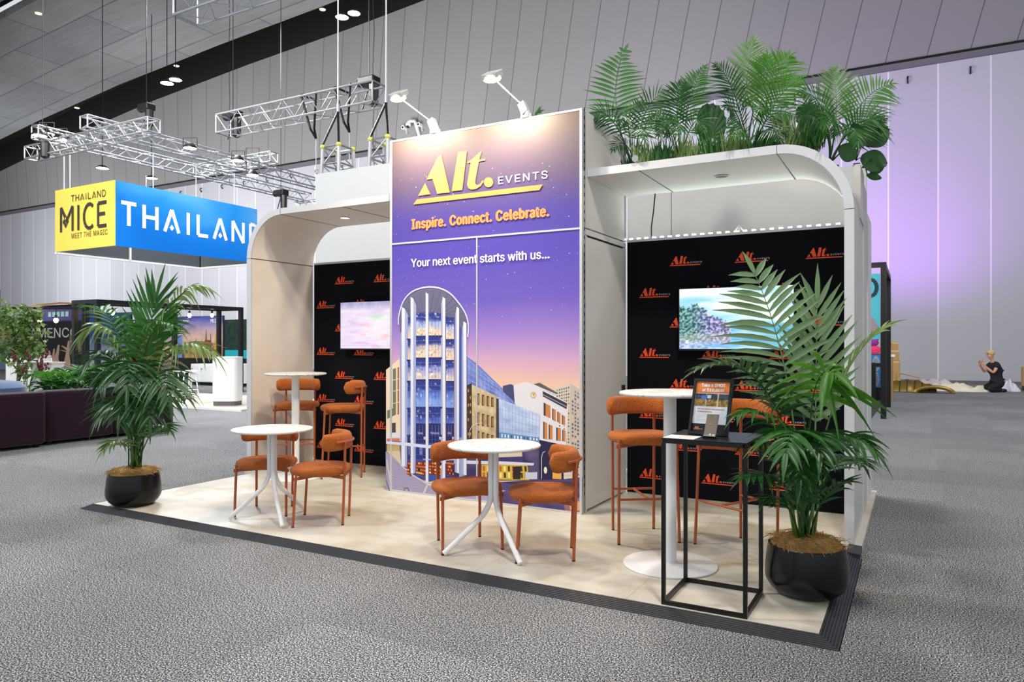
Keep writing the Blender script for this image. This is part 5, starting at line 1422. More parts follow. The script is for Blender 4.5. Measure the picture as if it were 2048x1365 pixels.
# recessed ceiling spots
for (px, py) in ((77,27),(154,216),(353,132),(645,19)):
    b = ray(px, py); t_ = 30.0
    for _ in range(40):
        p = CAM + b*t_; t_ += (ztop(p.x)+UP-.03-p.z)*.9/max(.2, b.z)*.5
    p = CAM + b*t_
    tag(MB().lathe([(.16,.0),(.17,.03),(.0,.03)], (p.x,p.y,p.z-.02), 16).build('ceiling_spot', emit('dim_spot', (255,244,214), 1.2) if px == 77 else bpy.data.materials['dim_spot']), 'small round recessed spot in the grey ceiling', 'lamp', 'recessed ceiling spots')

# ================================================================ FURNITURE OF THE LOUNGE ON THE LEFT
M['plum'] = mat('plum_velvet', (36,14,30), .9, var=.25, vscale=3, sheen=.25, spec=.1)
M['plum_d'] = mat('plum_velvet_piping', (84,38,70), .8, sheen=.5, spec=.2)
SXF = -7.55
def sofa(y0, y1, x0, x1, label, seam):
    t = thing('sofa', label, 'sofa', (0,0,0))
    n = max(1, round((y1-y0)/1.0))
    for i in range(n):
        a0 = y0+(y1-y0)*i/n; a1 = y0+(y1-y0)*(i+1)/n
        MB().box(x1-.32, x1, a0+.004, a1-.004, .05, .79).build('backrest', M['plum'], t, bevel=.05)
        MB().box(x0, x1-.32, a0+.004, a1-.004, .05, .44).build('seat', M['plum'], t, bevel=.05)
    for (x, y) in ((x0+.1,y0+.1),(x0+.1,y1-.1),(x1-.1,y0+.1),(x1-.1,y1-.1)): MB().box(x-.03,x+.03,y-.03,y+.03,0,.055).build('foot', M['black'], t)
    return t
sofa(2.02, 4.1, -8.75, -7.55, 'long dark plum velvet sofa seen from behind, its end by the left palm', True)
t = sofa(.2, 1.98, -8.75, -7.42, 'dark plum velvet sofa block cut by the left edge of the picture', True)
t = thing('ottoman', 'round blue upholstered ottoman behind the plum sofa', 'ottoman', (-9.5, 2.1, 0))
MB().lathe([(.0,.06),(.54,.06),(.60,.12),(.62,.5),(.60,.78),(.52,.86),(.3,.89),(.0,.90)], seg=36, cap0=False, cap1=False).build('cushion', mat('blue_upholstery', (70,96,136), .9, var=.12, vscale=30, sheen=.4), t, smooth='edge')
MB().lathe([(.5,0),(.5,.06)], seg=24).build('plinth', M['black'], t)
# white counters with the MICE mark, stool, flowers, ferns, tree
def counter(px0, px1, py_top, d_, label, name='display_counter', depth=.45, mice=False, z0=0.0):
    a_ = atd(px0, py_top, d_); b_ = atd(px1, py_top, d_)
    w_ = (b_-a_).dot(RV); t = thing(name, label, 'counter', (a_.x, a_.y, 0), YAW)
    MB().box(0, w_, 0, depth, .03, a_.z-.03).build('body', M['white2'], t, bevel=.01)
    MB().box(-.012, w_+.012, -.012, depth+.012, a_.z-.03, a_.z).build('top', M['cream'], t)
    MB().box(.03, w_-.03, .03, depth-.03, 0, .03).build('plinth', M['rail'], t)
    if mice:
        a = Art((0,-.002,0),(1,0,0),(0,0,1),(0,-1,0),.003); stroke_word(a, 'MICE', w_*.28, a_.z-.62, .24, .115, (70,70,110), .014, .2, 1); a.rect(w_*.45, a_.z-.60, w_*.62, a_.z-.49, (240,226,170), 0); a.build('lettering', M['ink'], t)
    return t
counter(11, 72, 712, 14.4, 'tall white counter with a small MICE mark, far left', mice=True)
counter(62, 103, 725, 13.9, 'lower white counter with a grey edge right of the MICE counter', depth=.4)
t = thing('white_chair', 'white moulded chair with a steel frame in front of the dark dance poster', 'chair', atd(120, 765, 15.2)*1, YAW+2.6)
t.location.z = 0
mb = MB(); rings = []
for (y, z, w_) in ((-.24,.80,.20),(-.1,.78,.23),(.12,.78,.23),(.20,.83,.23),(.24,1.0,.22),(.27,1.18,.19)):
    rings.append([(-w_,y,z+.04),(-w_*.6,y,z),(w_*.6,y,z),(w_,y,z+.04),(w_,y+.015,z+.055),(w_*.6,y+.015,z+.018),(-w_*.6,y+.015,z+.018),(-w_,y+.015,z+.055)])
mb.loft(rings); mb.build('seat_shell', M['white2'], t, smooth=True)
for (x, y) in ((-.2,-.2),(.2,-.2),(-.2,.2),(.2,.2)): MB().tube([(x*1.15,y*1.15,0),(x*.8,y*.8,.79)], .014, 6).build('leg', M['alu'], t)
fr = MB(); fr.tube([(-.2,-.2,.3),(.2,-.2,.3),(.2,.2,.3),(-.2,.2,.3)], .01, 5, closed=True); fr.build('footrest', M['alu'], t)
def fern(px, py, d_, label, seed, R_=.5, H_=.6, n=16, name='fern', m=('mid','light','dark')):
    b = atd(px, py, d_); b.z = 0; t = thing(name, label, 'fern', b); rn = random.Random(seed)
    MB().lathe([(.0,0),(.16,0),(.2,.22),(.0,.22)], seg=18, cap0=False, cap1=False).build('pot', M['dark'], t)
    for i in range(n):
        a = 2*PI*i/n + rn.uniform(-.2,.2); k = rn.uniform(.6,1.1)
        frond(t, [(0,0,.2),(math.cos(a)*R_*.35*k,math.sin(a)*R_*.35*k,.2+H_*k),(math.cos(a)*R_*k,math.sin(a)*R_*k,.2+H_*.75*k)], L=.20, n=12, w=.05, droop=.2, face=up_, m=m[i % 3], start=.25, sweep=30, seg=3, rnd=rn)
fern(112, 770, 12.2, 'green fern left of centre in the fern bed behind the plum sofa', 21, .45, .95)
fern(148, 765, 13.0, 'green fern right of the white chair behind the plum sofa', 22, .5, 1.05)
fern(180, 765, 13.6, 'green fern at the right end of the fern bed, beside the left palm', 23, .48, .95)
b = atd(54, 800, 12.7); b.z = 0
t = thing('kangaroo_paw', 'slender plant with dark red flowers before the white counters', 'flowering plant', b); rn = random.Random(4)
MB().lathe([(.0,0),(.13,0),(.16,.5),(.0,.5)], seg=18, cap0=False, cap1=False).build('pot', M['dark'], t)
for i in range(9):
    a = rn.uniform(0,2*PI); h = rn.uniform(.75,1.12); e = Vector((math.cos(a)*.32, math.sin(a)*.32, .5+h*.75))
    mb = MB(); mb.tube([(0,0,.48),(e.x*.3,e.y*.3,.5+h*.4), e], .006, 5); mb.build('stem', LM['stem'], t)
    fl_m = MB()
    for k in range(7): fl_m.ball(e+Vector((rn.uniform(-.03,.03),rn.uniform(-.03,.03),-.10+.022*k)), .018, 6, 4, (1,1,1.5))
    fl_m.build('flower_head', mat('dark_red_petal', (96,30,42), .7) if 'dark_red_petal' not in bpy.data.materials else bpy.data.materials['dark_red_petal'], t)
lf = MB()
for i in range(40):
    a = rn.uniform(0,2*PI); leaflet(lf, Vector((0,0,.48)), Vector((math.cos(a),math.sin(a),1.2)), UV, rn.uniform(.25,.45), .02, .25, 4)
lf.build('leaves', LM['mid'], t)
def tree(px, d_, h, label, seed, crown):
    b = atd(px, 760, d_); b.z = 0; t = thing('indoor_tree', label, 'tree', b); rn = random.Random(seed)
    MB().lathe([(.0,0),(.22,0),(.28,.4),(.0,.4)], seg=20, cap0=False, cap1=False).build('pot', M['dark'], t)
    tr = MB(); tr.tube([(0,0,.38),(.03,.02,1.0),(-.02,0,h*.62),(.05,.03,h*.85)], [.035,.03,.022,.012], 7)
    L_ = MB()
    for (cx, cz, r) in crown:
        c = Vector((0,0,cz)) + RV*cx
        tr.tube([(0,0,cz-.35), c], [.014,.006], 5)
        for i in range(int(120*r/.35)):
            v = Vector((rn.gauss(0,1),rn.gauss(0,1),rn.gauss(0,1))).normalized()*r*rn.random()**.5
            d = Vector((rn.uniform(-1,1),rn.uniform(-1,1),rn.uniform(-1,.3)))
            leaflet(L_, c+v, d, Vector((rn.uniform(-.4,.4),rn.uniform(-.4,.4),1)).normalized(), rn.uniform(.08,.13), rn.uniform(.06,.10), .1, 3, .05)
    tr.build('trunk', mat('grey_bark', (92,84,70), .9) if 'grey_bark' not in bpy.data.materials else bpy.data.materials['grey_bark'], t)
    L_.build('foliage', LM['tips'], t)
tree(34, 13.5, 2.4, 'slim leafy indoor tree standing behind the MICE counter at the left edge', 31, [(-.30,2.05,.3),(-.18,1.75,.3),(.10,1.95,.28),(.20,1.65,.34),(.28,2.0,.2),(.12,1.3,.3),(-.30,1.35,.28),(.26,1.42,.22),(.12,1.0,.14)])

# ---- black display frame with pendant bulbs
FX, FY0, FY1, FZ = -14.85, 7.2, 11.7, 2.62
t = thing('steel_pergola', 'black steel frame of the neighbouring stand behind the left palm', 'frame', (0,0,0))
s = .055
for (x, y) in ((FX,FY0),(FX-.5,FY0),(FX-1.0,FY0),(FX,FY1),(FX,9.4),(FX-1.0,FY1)):
    MB().box(x-s,x+s,y-s,y+s,0,FZ-.1).build('post', M['blackmatte'], t)
for (x0,x1,y0,y1) in ((FX-s,FX+s,FY0-s,FY1+s),(FX-1.0-s,FX-1+s,FY0-s,FY1+s),(FX-1+s,FX-s,FY0-s,FY0+s),(FX-1+s,FX-s,FY1-s,FY1+s)):
    MB().box(x0,x1,y0,y1,FZ-.1,FZ).build('beam', M['blackmatte'], t)
for i, (px, py, d_) in enumerate(((379,631,21.5),(424,631,22.5),(347,630,20.5),(225,626,19.0),(79,640,18.0),(112,641,18.0),(14,651,18.0))):
    b = atd(px, py, d_); t = thing('pendant_bulb', 'glowing amber bulb on a black cord at the neighbouring stands', 'lamp', b, 0, 'amber pendant bulbs')
    MB().ball((0,0,0), .055, 10, 8, (1,1,1.2)).build('bulb', M['bulb'], t)
    MB().tube([(0,0,.05),(0,0,.13)], .03, 8).build('socket', M['dark'], t)
    MB().tube([(0,0,.13),(0,0,max(.3, FZ-b.z) if px > 150 else 2.37-b.z)], .010, 5).build('cord', M['dark'], t)

lb = thing('lighting_bar', 'low black bar frame carrying amber bulbs before the black poster wall', 'frame', (0,0,0))
pa, pb_ = atd(-30, 620, 18.0), atd(170, 620, 18.0)
MB().tube([(pa.x,pa.y,2.37),(pb_.x,pb_.y,2.37)], .035, 6).build('bar', M['blackmatte'], lb)
for q_ in (.25, .98):
    p = pa.lerp(pb_, q_); MB().tube([(p.x,p.y,0),(p.x,p.y,2.36)], .035, 6).build('post', M['blackmatte'], lb)

# ---- posters and walls of the neighbouring stands
def board(px0, px1, py0, py1, y, label, fn, nx=40, ny=30, extra=None, name='poster_wall', edge='dark', foot=True, cat='poster'):
    a_, b_ = aty(px0, py1, y), aty(px1, py1, y); zt = aty(px0, py0, y).z
    t = thing(name, label, cat, (a_.x, y, 0)); w_ = b_.x - a_.x; z0 = max(.02, a_.z)
    MB().box(0, w_, .003, .08, 0.0 if foot else z0, zt).build('board', M[edge], t)
    a = Art((0,.003,0), step=.004)
    if fn: a.grid(0.02, z0, w_-.02, zt-.02, nx, ny, fn, 0)
    if extra: extra(a, w_, z0, zt)
    if fn or extra: a.build('printed_picture', M['ink'], t)
    return t
def dusk(u, v):
    k = fbm(u*3, v*5, 2.2)
    st = [(0,(120,110,150)),(.25,(196,150,150)),(.45,(236,196,170)),(.62,(226,190,190)),(.85,(150,140,200)),(1,(86,92,190))]
    for (a, ca), (b, cb) in zip(st, st[1:]):
        if v <= b:
            f = (v-a)/(b-a); c = [p+(q-p)*f+k*46 for p, q in zip(ca, cb)]; return tuple(c)
    return st[-1][1]
def temples(a, w, z0, zt):
    h = zt-z0; rn = random.Random(2)
    for i in range(34):
        x = w*rn.uniform(.02,.95); q = rn.uniform(.03,.07)*w; hh = h*rn.uniform(.10,.30)
        a.rect(x, z0, min(w-.03,x+q), z0+hh, rn.choice(((120,70,80),(176,110,70),(90,84,120),(150,58,52),(206,166,96))), 1)
    for (cx, hh, ww, c) in ((.42,.50,.05,(176,132,70)),(.64,.72,.06,(150,120,80)),(.74,.60,.035,(112,84,80)),(.86,.66,.09,(220,170,70)),(.28,.44,.05,(190,140,70)),(.55,.46,.03,(160,90,70))):
        a.poly([((cx-ww)*w,z0),((cx+ww)*w,z0),((cx+ww*.5)*w,z0+h*hh*.45),(cx*w+w*.006,z0+h*hh*.9),(cx*w,z0+h*hh),(cx*w-w*.006,z0+h*hh*.9),((cx-ww*.5)*w,z0+h*hh*.45)], c, 2)
    for (u0,u1,b0) in ((.55,.80,.30),(.58,.76,.36)): a.poly([(u0*w,z0+h*b0),(u1*w,z0+h*b0),((u1-.04)*w,z0+h*(b0+.07)),((u0+.04)*w,z0+h*(b0+.07))], (176,54,52), 3)
    a.rect(.03,z0,.10*w,z0+h*.55,(120,160,226),2)
    stroke_word(a, 'LAND', w*.07, zt-h*.12, w*.19, h*.06, (250,250,250), .03, .3, 3); stroke_word(a, 'MICE', w*.74, zt-h*.16, w*.12, h*.085, (250,250,250), .03, .2, 3)
    a.poly([(w*.92,zt-h*.16),(w*.97,zt-h*.16),(w*.945,zt-h*.07)], (250,250,250), 3)
board(356, 446, 634, 716, 16.6, 'sunset poster of golden temple spires under the black frame', dusk, extra=temples)
board(449, 500, 640, 717, 15.6, 'dark green poster with a turquoise foot at the edge of the left arch', lambda u, v: (30+40*fbm(u*8,v*8),52+50*fbm(u*9,v*9,2),44) if v > .22 else (40,170,186))
board(322, 358, 636, 760, 17.2, 'pale peach end of the sunset poster wall behind the left palm', dusk)
board(262, 334, 640, 780, 18.2, 'dark red wall panel behind the left palm', lambda u, v: (112+20*fbm(u*4,v*4), 34, 42))
board(170, 262, 628, 745, 17.8, 'blue poster wall with a white misty foot behind the left palm', lambda u, v: tuple(p+(q-p)*max(0,min(1,(.62-v)*3+fbm(u*3,v*5))) for p, q in zip((44,84,160), (206,206,214))))
def flam(a, w, z0, zt):
    h = zt-z0
    a.text('FLAMENCO', w*.12, zt-h*.33, w*.90, h*.19, (255,248,240), 2, .008, 1.0)
    a.line([(w*.42,zt-h*.33),(w*.46,zt-h*.42),(w*.50,zt-h*.30)], .02, (240,214,196), 2)
    skin_ = (240,196,172)
    for (x0,y0,x1,y1,wd) in ((.62,.16,.66,.52,.03),(.58,.16,.60,.44,.025),(.55,.18,.535,.40,.025),(.53,.2,.50,.35,.022),(.76,.18,.79,.60,.03),(.78,.42,.70,.50,.03),(.77,.38,.67,.42,.025)):
        a.poly([((x0-wd)*w,z0+h*y0),((x0+wd)*w,z0+h*y0),((x1+wd*.4)*w,z0+h*y1),((x1-wd*.4)*w,z0+h*y1)], skin_, 2)
    a.poly([(w*.55,z0+h*.20),(w*.66,z0+h*.22),(w*.70,z0),(w*.62,z0)], skin_, 2); a.poly([(w*.73,z0+h*.22),(w*.80,z0+h*.30),(w*.82,z0),(w*.72,z0)], skin_, 2)
board(22, 172, 645, 760, 19.2, 'black poster wall reading FLAMENCO with dancing hands', lambda u, v: (20+8*fbm(u*3,v*3), 14, 22), extra=flam)
a_ = aty(58, 612, 22); 
def kiosk(a, w, z0, zt):
    h = zt-z0
    a.rect(w*.1, zt-h*.34, w*.62, zt-h*.10, (70,50,130), 1)
    for k in range(5): a.rect(w*(.15+.085*k), zt-h*.26, w*(.21+.085*k), zt-h*.15, (170,220,216), 2)
    a.rect(w*.26, zt-h*.46, w*.46, zt-h*.435, (210,206,226), 2); a.rect(w*.14, zt-h*.56, w*.40, zt-h*.515, (210,206,226), 2)
t = board(82, 185, 612, 700, 22.0, 'purple kiosk with a straw-fringed roof behind the black poster wall', lambda u, v: (50+10*fbm(u*3,v*3), 34, 112), extra=kiosk, name='kiosk', cat='kiosk')
w_ = aty(185,612,22).x - aty(82,612,22).x; zk = aty(82,612,22).z
MB().add([(-.1,-.5,zk+.05),(w_*.55,-.5,zk+.12),(w_+.1,-.1,zk-.02),(w_+.1,.7,zk+.02),(-.1,.7,zk+.2),(-.1,-.5,zk-.06),(w_*.55,-.5,zk+.0),(w_+.1,-.1,zk-.12)], [(0,1,2,3,4),(0,5,6,1),(1,6,7,2)]).build('roof', M['coir'], t)
ds = thing('display_screen', 'brown tinted screen panel with small white triangles on a thin stand', 'screen', aty(151, 760, 15.0)*1); ds.location.z = 0
zz = aty(151, 690, 15.0).z; hw = .55
MB().box(-hw*.8,hw*.9,-.02,.02,zz-.42,zz+.42).build('panel', mat('brown_glass', (96,78,42), .15, .2), ds)
MB().box(-.03,.03,-.03,.03,0,zz-.42).build('stand', M['dark'], ds)
a = Art((0,-.02,zz)); 
for k in range(3): a.poly([(-.36+.33*k,.1),(-.24+.33*k,.1),(-.30+.33*k,.24)], (196,184,140), 1)
a.rect(-.1,-.16,.4,-.12,(190,170,110),1); a.build('printed_marks', M['ink'], ds)
# left-edge posters
board(-20, 16, 640, 790, 18.4, 'colourful poster wall at the far left edge of the picture', lambda u, v: (226,160,120) if v > .55 else (120,150,180))
# low stage with counter, cabinets and stools of the temple stand
t = thing('display_plinth', 'low pale platform with a white edge beyond the left arch', 'platform', (0,0,0))
p0 = atz(372,806,.0)
MB().box(-15.6, -9.4, 7.1, 10.2, 0, .05).build('deck', M['deck'], t)
MB().box(-13.2, -9.4, 7.06, 7.10, 0, .05).build('edge_strip', M['white2'], t)  # plain bright white strip along the front
t = thing('reception_counter', 'white rounded reception counter on the pale platform left of the arch', 'counter', (-10.65, 7.75, .05), YAW)
rings = []
for (z, k) in ((0,.95),(.10,.95),(.101,1.0),(1.08,1.0),(1.10,.99)): rings.append(superring(0, .0, .30*k, .26*k, z, 4.0, 40))
MB().loft(rings[2:]).build('body', M['white2'], t, smooth='edge'); MB().loft(rings[:2]).build('kick_plate', M['rail'], t)
MB().loft([superring(0,0,.305,.265,1.10,4.0,40), superring(0,0,.305,.265,1.13,4.0,40)]).build('top', M['white2'], t, smooth='edge')
for i, (px0, px1) in enumerate(((382,400),(400,425),(470,486))):
    a_, b_ = aty(px0, 728, 13.5), aty(px1, 728, 13.5)
    t = thing('storage_cabinet', ('white storage cabinet left of the reception counter, the left one','white storage cabinet left of the reception counter, with a dark knob','white storage cabinet right of the reception counter')[i], 'cabinet', (a_.x, 13.5, 0))
    w_ = b_.x-a_.x-.02
    MB().box(0,w_,0,.5,.12,a_.z).build('body', M['white2'], t); MB().box(.02,w_-.02,.05,.45,0,.12).build('plinth', M['black'], t)
    d_ = MB().box(.02,w_-.02,-.02,0,.15,a_.z-.06).build('door', M['white2'], t); MB().ball((w_*.2,-.035,a_.z-.18), .02, 8, 6).build('knob', M['dark'], d_)
for i, (px, d_) in enumerate(((345,19.2),(380,19.0))):
    b = atd(px, 770, d_); t = thing('white_stool', ('white high stool behind the left palm','white high stool in front of the white cabinets')[i], 'stool', (b.x,b.y,0))
    MB().lathe([(.0,.74),(.19,.74),(.2,.76),(.19,.79),(.0,.79)], seg=20, cap0=False, cap1=False).build('seat', M['white2'], t)
    for k in range(4):
        a = PI/4+k*PI/2; MB().tube([(.22*math.cos(a),.22*math.sin(a),0),(.13*math.cos(a),.13*math.sin(a),.75)], .017, 6).build('leg', M['white2'], t)
    MB().tube([(.19*math.cos(PI/4+k*PI/2),.19*math.sin(PI/4+k*PI/2),.28) for k in range(4)], .012, 5, closed=True).build('footrest', M['white2'], t)

# ================================================================ RIGHT BACKGROUND
t = thing('sign_gantry', 'black steel frame with the hanging turquoise sign, right of the booth', 'frame', (0,0,0))
p0 = atz(1767, 838, 0); zt = 1.46 + (690-525)/F_PX*(p0-CAM).dot(FV)
xr, yr = p0.x, p0.y; s = .05
MB().box(xr-s,xr+s,yr-s,yr+s,0,zt).build('post', M['blackmatte'], t)
MB().box(xr-2.6,xr-s,yr-s,yr+s,zt-2*s,zt).build('beam', M['blackmatte'], t)
MB().box(xr-2.6-2*s,xr-2.6,yr-s,yr+s,0,zt).build('post', M['blackmatte'], t)
MB().box(xr-s,xr+s,yr+3.0-s,yr+3.0+s,0,zt-.02).build('post', M['blackmatte'], t)
MB().box(xr-s,xr+s,yr+s,yr+3.0-s,zt-2*s-.02,zt-.02).build('beam', M['blackmatte'], t)
MB().box(xr-2.6,xr-s,yr-s,yr+s,1.02,1.10).build('shelf_rail', M['blackmatte'], t)
sgn = thing('hanging_sign_board', 'turquoise hanging board with a large 30 and a mauve circle, in the black frame', 'sign', (xr-1.36, yr, zt-2*s))
MB().box(0, 1.30, -.012, .012, -1.42, -.12).build('board', mat('turquoise_board', (78,196,216), .5, var=.02), sgn)
a = Art((0,-.013,-1.42), step=.003)
a.poly([(.0,0)]+[(.45+.86*math.cos(q_)*1.0, .0+.80*math.sin(q_)) for q_ in [math.radians(k) for k in range(8, 124, 6)]]+[(.0,.55)], (168,146,160), 0)
dkc = (26,56,66)
a.line([(.72,1.16),(.80,1.20),(.90,1.18),(.94,1.11),(.88,1.05),(.80,1.04)], .065, dkc, 1); a.line([(.80,1.04),(.91,1.02),(.96,.95),(.91,.87),(.80,.85),(.71,.90)], .065, dkc, 2)
a.line([(1.13+.11*math.cos(2*PI*k/20), 1.025+.165*math.sin(2*PI*k/20)) for k in range(21)], .068, dkc, 1)
a.build('printed_number', M['ink'], sgn)
for sx_ in (.2, .95): MB().tube([(sx_,0,0),(sx_,0,-.12)], .014, 6).build('hook', M['dark'], sgn)
# painted stall panels, cushions and boxes behind the frame
def dots(u, v):
    best = (40,120,190)
    for (cx, cy) in ((.4,.25),(.45,.72)):
        r = math.hypot((u-cx)*1.0, (v-cy)*1.4); k = int(r*16)
        if k < 6: best = ((222,226,226),(60,150,200),(190,130,90),(66,150,206),(206,160,130),(58,136,196))[k]
    return best
board(1740, 1766, 708, 775, 17.5, 'stall panel painted with blue and ochre dotted circles', dots, 24, 40, name='painted_panel', cat='painting')
b = aty(1728, 775, 17.2); tag(MB().box(b.x-.4, b.x+.28, 17.0, 17.2, 0, 1.0).build('stall_board', M['blackmatte']), 'plain black stall board left of the painted one', 'panel')
b = aty(1752, 703, 17.8); t = thing('stall_counter', 'white stall counter top behind the painted panel', 'counter', (b.x-.9, 17.65, 0))
MB().box(0,1.35,0,.5,1.14,1.2).build('top', M['white2'], t); MB().box(.05,1.3,.02,.48,0,1.14).build('body', mat('kraft_board', (178,140,92), .85), t)
def cushion(px, py, y, r, z, c, label):
    b = aty(px, py, y); o = MB().ball((0,0,r*.7), r, 14, 10, (1,.7,.75)).build('cushion', mat('cushion_' + str(c[0]), c, .85, var=.3, vscale=12), None, True); o.location = (b.x, y, z); tag(o, label, 'cushion')
cushion(1748, 700, 17.85, .17, 1.2, (230,60,110), 'bright pink cushion on the stall counter')
cushion(1746, 684, 17.85, .14, 1.42, (150,50,150), 'purple cushion stacked on the pink one')
cushion(1752, 676, 17.9, .10, 1.58, (24,20,28), 'small black cap on top of the cushions')
kr = bpy.data.materials['kraft_board']
for i, (x, y, w_, d_, z0, h, lab) in enumerate(((2.35,22.4,.62,.6,0,.95,'tall brown cardboard box under the pile by the hall wall'),(2.3,22.4,.66,.6,.95,.35,'brown cardboard box on top of the tall one'),(2.45,22.45,.48,.5,1.30,.26,'small brown cardboard box with an orange label, topmost of its stack'))):
    t = thing('cardboard_box', lab, 'box', (x, y, z0), .05*i)
    MB().box(0,w_,0,d_,0,h).build('carton', kr, t, bevel=.006)
    MB().box(w_*.3,w_*.62,-.004,0,h*.45,h*.85).build('sticker', M['white2'] if i < 2 else mat('orange_sticker', (226,90,50), .6), t)
    MB().box(0,w_,-.003,0,h-.07,h-.02).build('packing_tape', mat('tape', (204,176,132), .4) if i == 0 else bpy.data.materials['tape'], t)
b = Vector((2.98, 22.3, 0)); o = MB().tube([(0,0,.55),(.3,.1,.48),(.55,.12,.42)], .02, 6).build('wooden_batten', kr); o.location = b; tag(o, 'thin wooden batten leaning out of the cardboard boxes', 'batten')
tag(MB().box(2.9,2.99,22.35,22.44,0,.56).build('timber_post', kr), 'short timber post beside the cardboard boxes', 'post')
tag(MB().add([(1.0,8.6,.004),(2.62,8.6,.004),(2.72,18.2,.004),(.9,18.2,.004),(1.0,8.6,0),(2.62,8.6,0),(2.72,18.2,0),(.9,18.2,0)], [(0,1,2,3),(4,7,6,5),(0,4,5,1),(1,5,6,2),(2,6,7,3),(3,7,4,0)]).build('dark_rug', mat('dark_carpet', (52,50,60), .95, var=.1)), 'dark carpet strip on the floor under the sign frame', 'rug')
for i, (x, y, w_, h) in enumerate(((3.12,9.25,.9,.8),(2.75,7.3,1.5,.75),(4.2,14.5,1.4,1.4))):
    pass
# decoration dismantled on the floor
gold = mat('gold_foil', (150,122,60), .35, .6, var=.3, vscale=4)
g0 = atz(1815, 784, 0)
t = thing('gold_panel', 'gold ribbed shell decoration lying on the floor', 'decoration', (g0.x, g0.y, 0))
mb = MB(); n = 24
for k in range(2):
    V = []
    for i in range(n+1):
        u = i/n; x = -.72+1.5*u; 
        V += [(x, -.35, .02), (x, -.25+.1*k, .14+.24*math.sin(PI*u)**.8 + .03*math.sin(u*30)), (x, .35, .05)]
    Fc = []
    for i in range(n): a = 3*i; Fc += [(a,a+3,a+4,a+1),(a+1,a+4,a+5,a+2)]
    if k == 0: mb.add(V, Fc)
mb.build('shell', gold, t, smooth=True)
for i in range(7):
    x = -.62+.2*i; MB().tube([(x,-.37,.02),(x+.02,-.27,.15+.22*math.sin(PI*(x+.72)/1.5)),(x+.05,.3,.1)], .014, 5).build('rib', M['dark'], t)
g1 = atz(1860, 786, 0); t = thing('gold_panel', 'small curved gold piece lying right of the ribbed shell', 'decoration', (g1.x+.1, g1.y-.2, 0))
mb = MB(); V = []
for i in range(17):
    a = PI*i/16; V += [(.55*math.cos(a)*-1, -.15, .03+.22*math.sin(a)), (.55*math.cos(a)*-1, .15, .03+.20*math.sin(a)), (.42*math.cos(a)*-1, .15, .0+.14*math.sin(a)), (.42*math.cos(a)*-1, -.15, .0+.14*math.sin(a))]
Fc = []
for i in range(16):
    for k in range(4): Fc.append((4*i+k, 4*i+(k+1)%4, 4*i+4+(k+1)%4, 4*i+4+k))
mb.add(V, Fc).build('curve', gold, t, smooth=True)
def heap(px, py, L, W_, H_, col, label, seed):
    g = atz(px, py, 0); mb = MB(); nx, ny = 36, 14; V = []
    for j in range(ny+1):
        for i in range(nx+1):
            u, v = i/nx, j/ny; e = (math.sin(PI*u)**.5)*(math.sin(PI*v)**.6)
            V.append(((u-.5)*L, (v-.5)*W_ + .1*math.sin(u*7), max(.005, H_*e*(.62+.9*noise.noise((u*5+seed, v*4, seed)))))) 
    mb.add(V, [(j*(nx+1)+i, j*(nx+1)+i+1, (j+1)*(nx+1)+i+1, (j+1)*(nx+1)+i) for j in range(ny) for i in range(nx)])
    o = mb.build('crumpled_cloth', mat('cloth_%d' % seed, col, .8, var=.08), None, True); o.location = g; tag(o, label, 'cloth'); return o
heap(1868, 780, 1.7, .8, .42, (206,190,188), 'pale pink crumpled fabric lying behind the gold pieces', 3)
heap(1925, 783, 1.5, .7, .30, (222,216,190), 'cream crumpled fabric with dark straps in front of the kneeling person', 5)
heap(2018, 783, .6, .5, .36, (232,232,240), 'white crumpled plastic heap behind the kneeling person', 7)
g = atz(2046, 782, 0); t = thing('cardboard_box', 'brown cardboard box cut by the right edge of the picture', 'box', (g.x, g.y, 0)); MB().box(0,.8,0,.5,.15,.75).build('carton', kr, t); MB().box(.02,.78,.02,.48,0,.15).build('base', M['dark'], t)
tag(MB().box(2.0, 18, YW-.16, YW-.1, 0, .12).build('baseboard_back', M['rail']), None, None, None, 'structure')

# ---- the kneeling person
gp = atz(1988, 785, 0)
pr = thing('person', 'kneeling person with short fair hair in a black shirt and black trousers, hands raised', 'person', (gp.x, gp.y, 0), YAW)
def skin(name, verts, edges, radii, m, parent, root=0, sub=2):
    me = bpy.data.meshes.new(name); me.from_pydata([tuple(v) for v in verts], edges, []); o = bpy.data.objects.new(name, me); COL.objects.link(o); o.parent = parent
    me.materials.append(m)
    md = o.modifiers.new('skin', 'SKIN'); md.use_smooth_shade = True
    sv = me.skin_vertices[0].data if me.skin_vertices else None
    if sv is None: 
        me.skin_vertices.new() if hasattr(me.skin_vertices, 'new') else None
        sv = me.skin_vertices[0].data
    for i, r in enumerate(radii): sv[i].radius = (r, r) if not isinstance(r, tuple) else r; sv[i].use_root = (i == root)
    s = o.modifiers.new('sub', 'SUBSURF'); s.levels = sub; s.render_levels = sub
    return o
